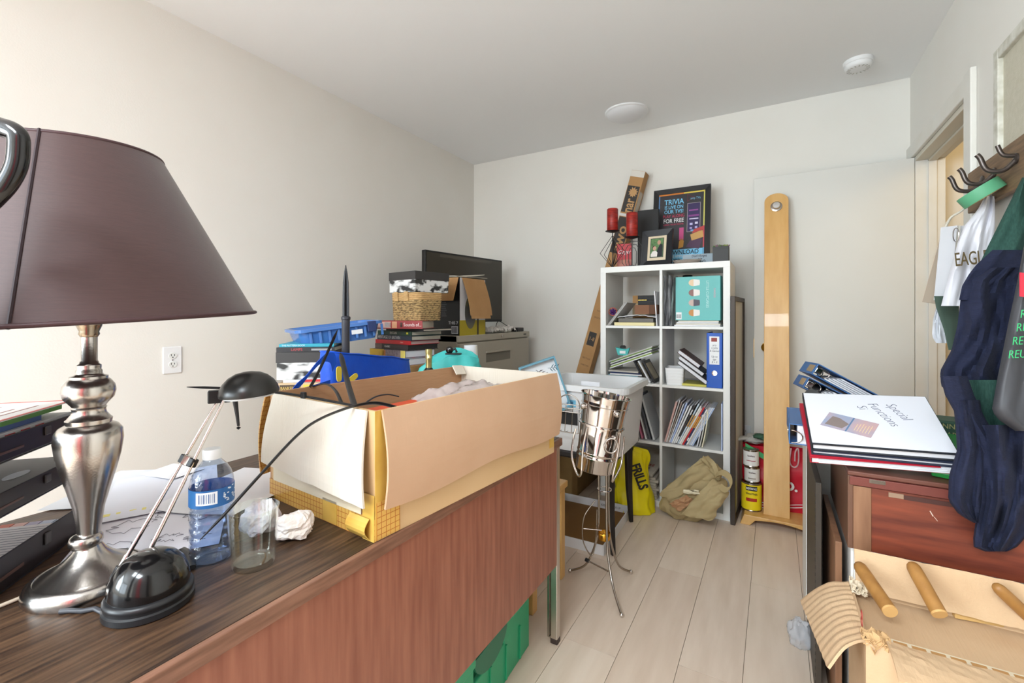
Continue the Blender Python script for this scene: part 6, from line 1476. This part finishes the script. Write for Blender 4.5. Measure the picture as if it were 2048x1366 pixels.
# green tape roll
c_ = ad(1962, 386, 1.46); axv = V((C30*.35+.2, S30*.35, 1)).normalized(); axv = (cr*-.45+V((0, 0, .8))+V((-S30, C30, 0))*.3).normalized()
xa_ = axv.cross(V((0, 1, 0))).normalized(); ya_ = axv.cross(xa_)
mT = Mx.Translation(c_) @ Mx((xa_, ya_, axv)).transposed().to_4x4()
t = thing('tape_roll', 'roll of green masking tape hanging on the coat rack', 'tape roll', mx=mT)
MB().lathe([(.047, -.018), (.056, -.018), (.0565, -.016), (.0565, .016), (.056, .018), (.047, .018), (.047, -.018)], 48, cap=False).build('tape', mat('green_tape', (98, 172, 130), .5), t, smooth=True)
MB().lathe([(.043, -.018), (.047, -.018), (.047, .018), (.043, .018), (.043, -.018)], 48, cap=False).build('core', plain((206, 186, 130)), t, smooth=True)
# cardigan: green body with navy bands
t = thing('cardigan', 'dark green and navy knitted cardigan hanging from the coat rack', 'cardigan', ad(2040, 360, 1.30)); og = t.location.copy()
hang('green_back', GREENK, t, [(355, 2044, 2075), (420, 2012, 2110), (500, 1972, 2125), (560, 1944, 2130), (640, 1930, 2130)], 1.27, .07, .018, 4, 2, org=og)
hang('green_lining', GREENK, t, [(760, 1935, 2110), (830, 1950, 2110), (900, 1975, 2110), (960, 2010, 2110)], 1.10, .05, .02, 5, 6, org=og)
hang('navy_panel', NAVY, t, [(535, 1975, 2120), (560, 1935, 2125), (590, 1922, 2125), (650, 1915, 2120), (700, 1903, 2110), (742, 1880, 2100), (772, 1882, 2095), (790, 1905, 2090)], 1.16, .09, .05, 5, 8, 36, 30, org=og)
hang('rib_band', NAVY, t, [(500, 1985, 2130), (530, 1952, 2130), (548, 1938, 2060), (572, 1924, 2010), (600, 1918, 1960)], 1.15, .03, .012, 4, 5, 20, 14, org=og)
hang('front_edge', NAVY, t, [(752, 1880, 1935), (790, 1890, 1948), (840, 1918, 1972), (900, 1952, 2012), (960, 1990, 2050), (1000, 2020, 2080)], 1.05, .03, .008, 3, 7, 16, 26, org=og)
hang('sleeve', NAVY, t, [(800, 1905, 1960), (850, 1911, 1968), (900, 1914, 1975), (950, 1898, 1975), (1000, 1896, 1968), (1030, 1918, 1962), (1046, 1948, 1958)], 1.055, .05, .02, 4, 9, 18, 24, org=og)
hang('lower_panel', NAVY, t, [(850, 1948, 2100), (920, 1955, 2095), (1000, 1960, 2085), (1050, 1950, 2070), (1078, 1946, 2050), (1098, 1948, 2030), (1103, 1970, 2015)], 1.05, .07, .035, 5, 4, 28, 28, org=og)
# dark recycled bag
t = thing('dark_reuse_bag', 'charcoal reusable bag with green REUSE lettering on the coat rack', 'bag', ad(2060, 480, 1.0)); og = t.location.copy()
hang('bag_body', mat('charcoal_bag', (62, 62, 66), .5, bump=.1, bscale=20), t, [(480, 2050, 2130), (560, 2035, 2130), (650, 2016, 2130), (750, 1996, 2130), (822, 1983, 2130), (840, 1998, 2130), (862, 2030, 2130)], 1.0, .06, .012, 4, 3, org=og)
for k in range(5):
    p_ = ad(2015.5+8*k, 710-27*k, 0.958-.001*k)-og; text('green_lettering', 'REUSE', .0255, plain((60, 196, 120)), t, frame(p_, cr+V((0, 0, .06)), V((.12, 0, 1))), .85, bold=-.0004, shear=.15)
MB().tube([ad(2062, 482, 1.0)-og, ad(2058, 420, 1.08)-og, ad(2062, 350, 1.2)-og], .006, 8).build('bag_handle', plain((52, 52, 56)), t, smooth=True)
MB().grid(lambda u, v: ad(2040+u*40, 545+v*48+6*u, .955)-og, 4, 4).build('red_label', plain((214, 50, 70), .4), t, solid=.002)

# ================================================================ torn carton in the right foreground
QX0, QX1, QY0, QY1, QZ = .163, XR-.01, 1.165, 1.41, .50
t = thing('torn_carton', 'torn brown cardboard carton with open flaps in front of the mahogany case', 'carton')
CT = mat('carton_tan', (206, 174, 138), .85, col2=(194, 160, 124), scale=7, bump=.14, bscale=50, bstretch=(4, .3, 4))
g = MB().box(QX0, QX1, QY0, QY0+.006, 0, QZ).box(QX0, QX1, QY1-.006, QY1, 0, QZ).box(QX0, QX0+.006, QY0+.006, QY1-.006, 0, QZ).box(QX1-.006, QX1, QY0+.006, QY1-.006, 0, QZ); g.build('walls', CT, t)
box('inner_panel', CT, t, QX0+.006, QX1-.006, QY0+.006, QY1-.006, QZ-.026, QZ-.02)
box('inner_tape', TAPEC, t, QX0+.03, QX1-.01, QY0+.04, QY0+.075, QZ-.0199, QZ-.0193)
for k in range(9): box('tape_window', mat('tan_patch', (186, 140, 88), .5), t, QX0+.055+k*.03, QX0+.078+k*.03, QY0+.044, QY0+.07, QZ-.0192, QZ-.0189)
zf = ay(1690, 1093, QY1+.012).z
MB().grid(lambda u, v: V((QX0+.012+u*(QX1-QX0-.014), QY1-.003+.014*v-.02*(1-v), QZ-.004+(zf-QZ+.004)*v+.003*fbm((u*20, v*2, 1)))), 40, 6).build('far_flap', CT, t, solid=.005)
oF = ax(1602, 1203, .063); oN = ax(1657, 1338, .095); iF = V((QX0, QY1-.004, QZ)); iN = V((QX0, QY0+.002, QZ))
MB().grid(lambda u, v: (iF.lerp(iN, u)).lerp(oF.lerp(oN, u), v)+V((0, 0, .0014*math.sin(u*70)+.018*math.sin(v*math.pi)+.003*fbm((u*4, v*4, 2)))), 60, 10).build('left_flap', CT, t, solid=.005)
MB().grid(lambda u, v: V((QX0+.035+u*(QX1-QX0-.04)+.006*fbm((v*8, 0, 4)), QY0+.012-.105*v, QZ+.006+.01*math.sin(v*2.6)-.012*v+.003*fbm((u*16, v*8, 3)))), 50, 8).build('near_flap', CT, t, solid=.005)
g = MB()
for k in range(5):
    r_ = random.Random(k); g.grid(lambda u, v: V((QX0-.004+.045*u+.004*k*fbm((u*3, v*3, k)), QY0+.0+.035*v+.008*(k-2)*fbm((u*4, v*4, k+9)), QZ-.004+.01*k*.3+.018*fbm((u*4+k, v*4, k)))), 8, 8)
g.build('torn_corner', mat('torn_card', (196, 158, 112), .9), t, solid=.0015)
g = MB()
for k in range(4): g.grid(lambda u, v: V((QX0+.0+.03*u, QY1-.055+.05*v, QZ+.002+.004*k+.016*fbm((u*5+k, v*5, k+3)))), 6, 8)
g.build('torn_corner', mat('torn_card2', (222, 206, 180), .9), t, solid=.0012)
text('red_stamp', '8', .05, plain((176, 60, 56)), t, frame((QX0-.0006, QY0+.06, .52), (0, -1, 0), (0, 0, 1)))
box('flap_shade_strip', BLACKM, t, QX0+.05, QX1, QY0-.002, QY0, QZ-.03, QZ-.004)  # black strip painted in for the shade under the near flap
# dowels and strips on top
def dowel(label, A, B_, r):
    t = thing('wooden_rod', label, 'wooden rod', A, group='wooden rods on the torn carton'); d = (B_-A); L_ = d.length; d.normalize()
    P = [V((0, 0, 0))+d*s for s in (0, .004, .012, .03)]+[d*(L_-.004)]
    MB().tube(P, [r*.45, r*.75, r*.95, r, r], 24).build('rod', BAMBOO, t, smooth=True)
    e0 = d*(L_-.004); e1_ = d*L_
    MB().tube([e0, e1_], [r*1.01, r*.96], 24).build('pale_end', mat('rod_end', (206, 160, 100), .6), t)
zr = QZ+.03
dowel('round wooden rod resting on the corner of the torn carton', ay(1716, 1128, 1.387), az(1781, 1224, zr), .0145)
dowel('round wooden rod crossing the pine strips on the torn carton', ay(1822, 1126, 1.387), az(1880, 1230, zr), .0145)
dowel('round wooden rod tucked under the pine strip on the carton', ay(1990, 1170, 1.375), az(2075, 1250, QZ+.008), .0125)
for k, (a_, b_, lab) in enumerate((((1756, 1174), (1885, 1199), 'short pine strip lying between the wooden rods'), ((1866, 1177), (2075, 1222), 'long speckled pine strip lying on the torn carton'), ((1905, 1214), (2075, 1245), 'narrow pine strip at the front of the torn carton'))):
    A = az(*a_, QZ+.002); B_ = az(*b_, QZ+.002); d = B_-A
    o = box('pine_strip', STRIPW, None, 0, d.length, -.011, .011, -.0195, -.002+.006*(k == 1), .0015); o.location = A; o.rotation_euler = (0, 0, math.atan2(d.y, d.x)); tag(o, lab, 'wood strip')
# crumpled plastic on the floor
o = MB().grid(lambda u, v: crumple(u, v, .036, 21.0, 1.4)+V((0, 0, .04)), 36, 18, wrap=True).build('floor_plastic', mat('floor_plastic', (214, 218, 226), .2, alpha=.45, coat=.4, bump=.5, bscale=26), None, smooth=True)
o.location = (.078, 1.9, 0); tag(o, 'crumpled clear plastic wrapping on the floor by the dark board', 'plastic wrap')
# unseen block added behind the viewpoint: cuts wall bounce, red door mirrors in chrome
t = thing('bounce_block', 'unseen grey-brown block with one red door, added to cut bounce and reflect in the lamp', 'bounce_block')
WR = mat('bounce_block_grey', (122, 114, 108), .6); WRR = mat('bounce_block_red', (170, 36, 40), .5)
box('carcass', WR, t, XR-.33, XR-.02, -2.6, -.35, 0, 2.25, .004)
for k in range(4):
    dk = box('door', WRR if k == 2 else WR, t, XR-.35, XR-.331, -2.595+k*.5625, -2.045+k*.5625, .06, 2.22, .003)
    MB().tube([(XR-.36, -2.1+k*.5625-(.44 if k % 2 else 0), 1.0), (XR-.36, -2.1+k*.5625-(.44 if k % 2 else 0), 1.15)], .006, 8).build('handle', DKCHROME, dk)
# ================================================================ lettering, turned into meshes in one go
tmp = []
for (name, body, size, m, par, mx, sx, ext, align, bold, shear) in TEXTS:
    cu = bpy.data.curves.new(name, 'FONT'); cu.body = body; cu.size = size; cu.extrude = ext; cu.align_x = align; cu.align_y = 'CENTER'
    cu.offset = bold; cu.shear = shear; cu.resolution_u = 3
    o = bpy.data.objects.new(name, cu); COL.objects.link(o); tmp.append(o)
bpy.context.view_layer.update()
dg = bpy.context.evaluated_depsgraph_get()
for o, (name, body, size, m, par, mx, sx, ext, align, bold, shear) in zip(tmp, TEXTS):
    me = bpy.data.meshes.new_from_object(o.evaluated_get(dg)); me.materials.clear(); me.materials.append(m); me.name = name
    n = bpy.data.objects.new(name, me); COL.objects.link(n); n.parent = par
    n.matrix_local = mx @ Mx.Diagonal((sx, 1, 1, 1))
for o in tmp:
    cu = o.data; bpy.data.objects.remove(o); bpy.data.curves.remove(cu)
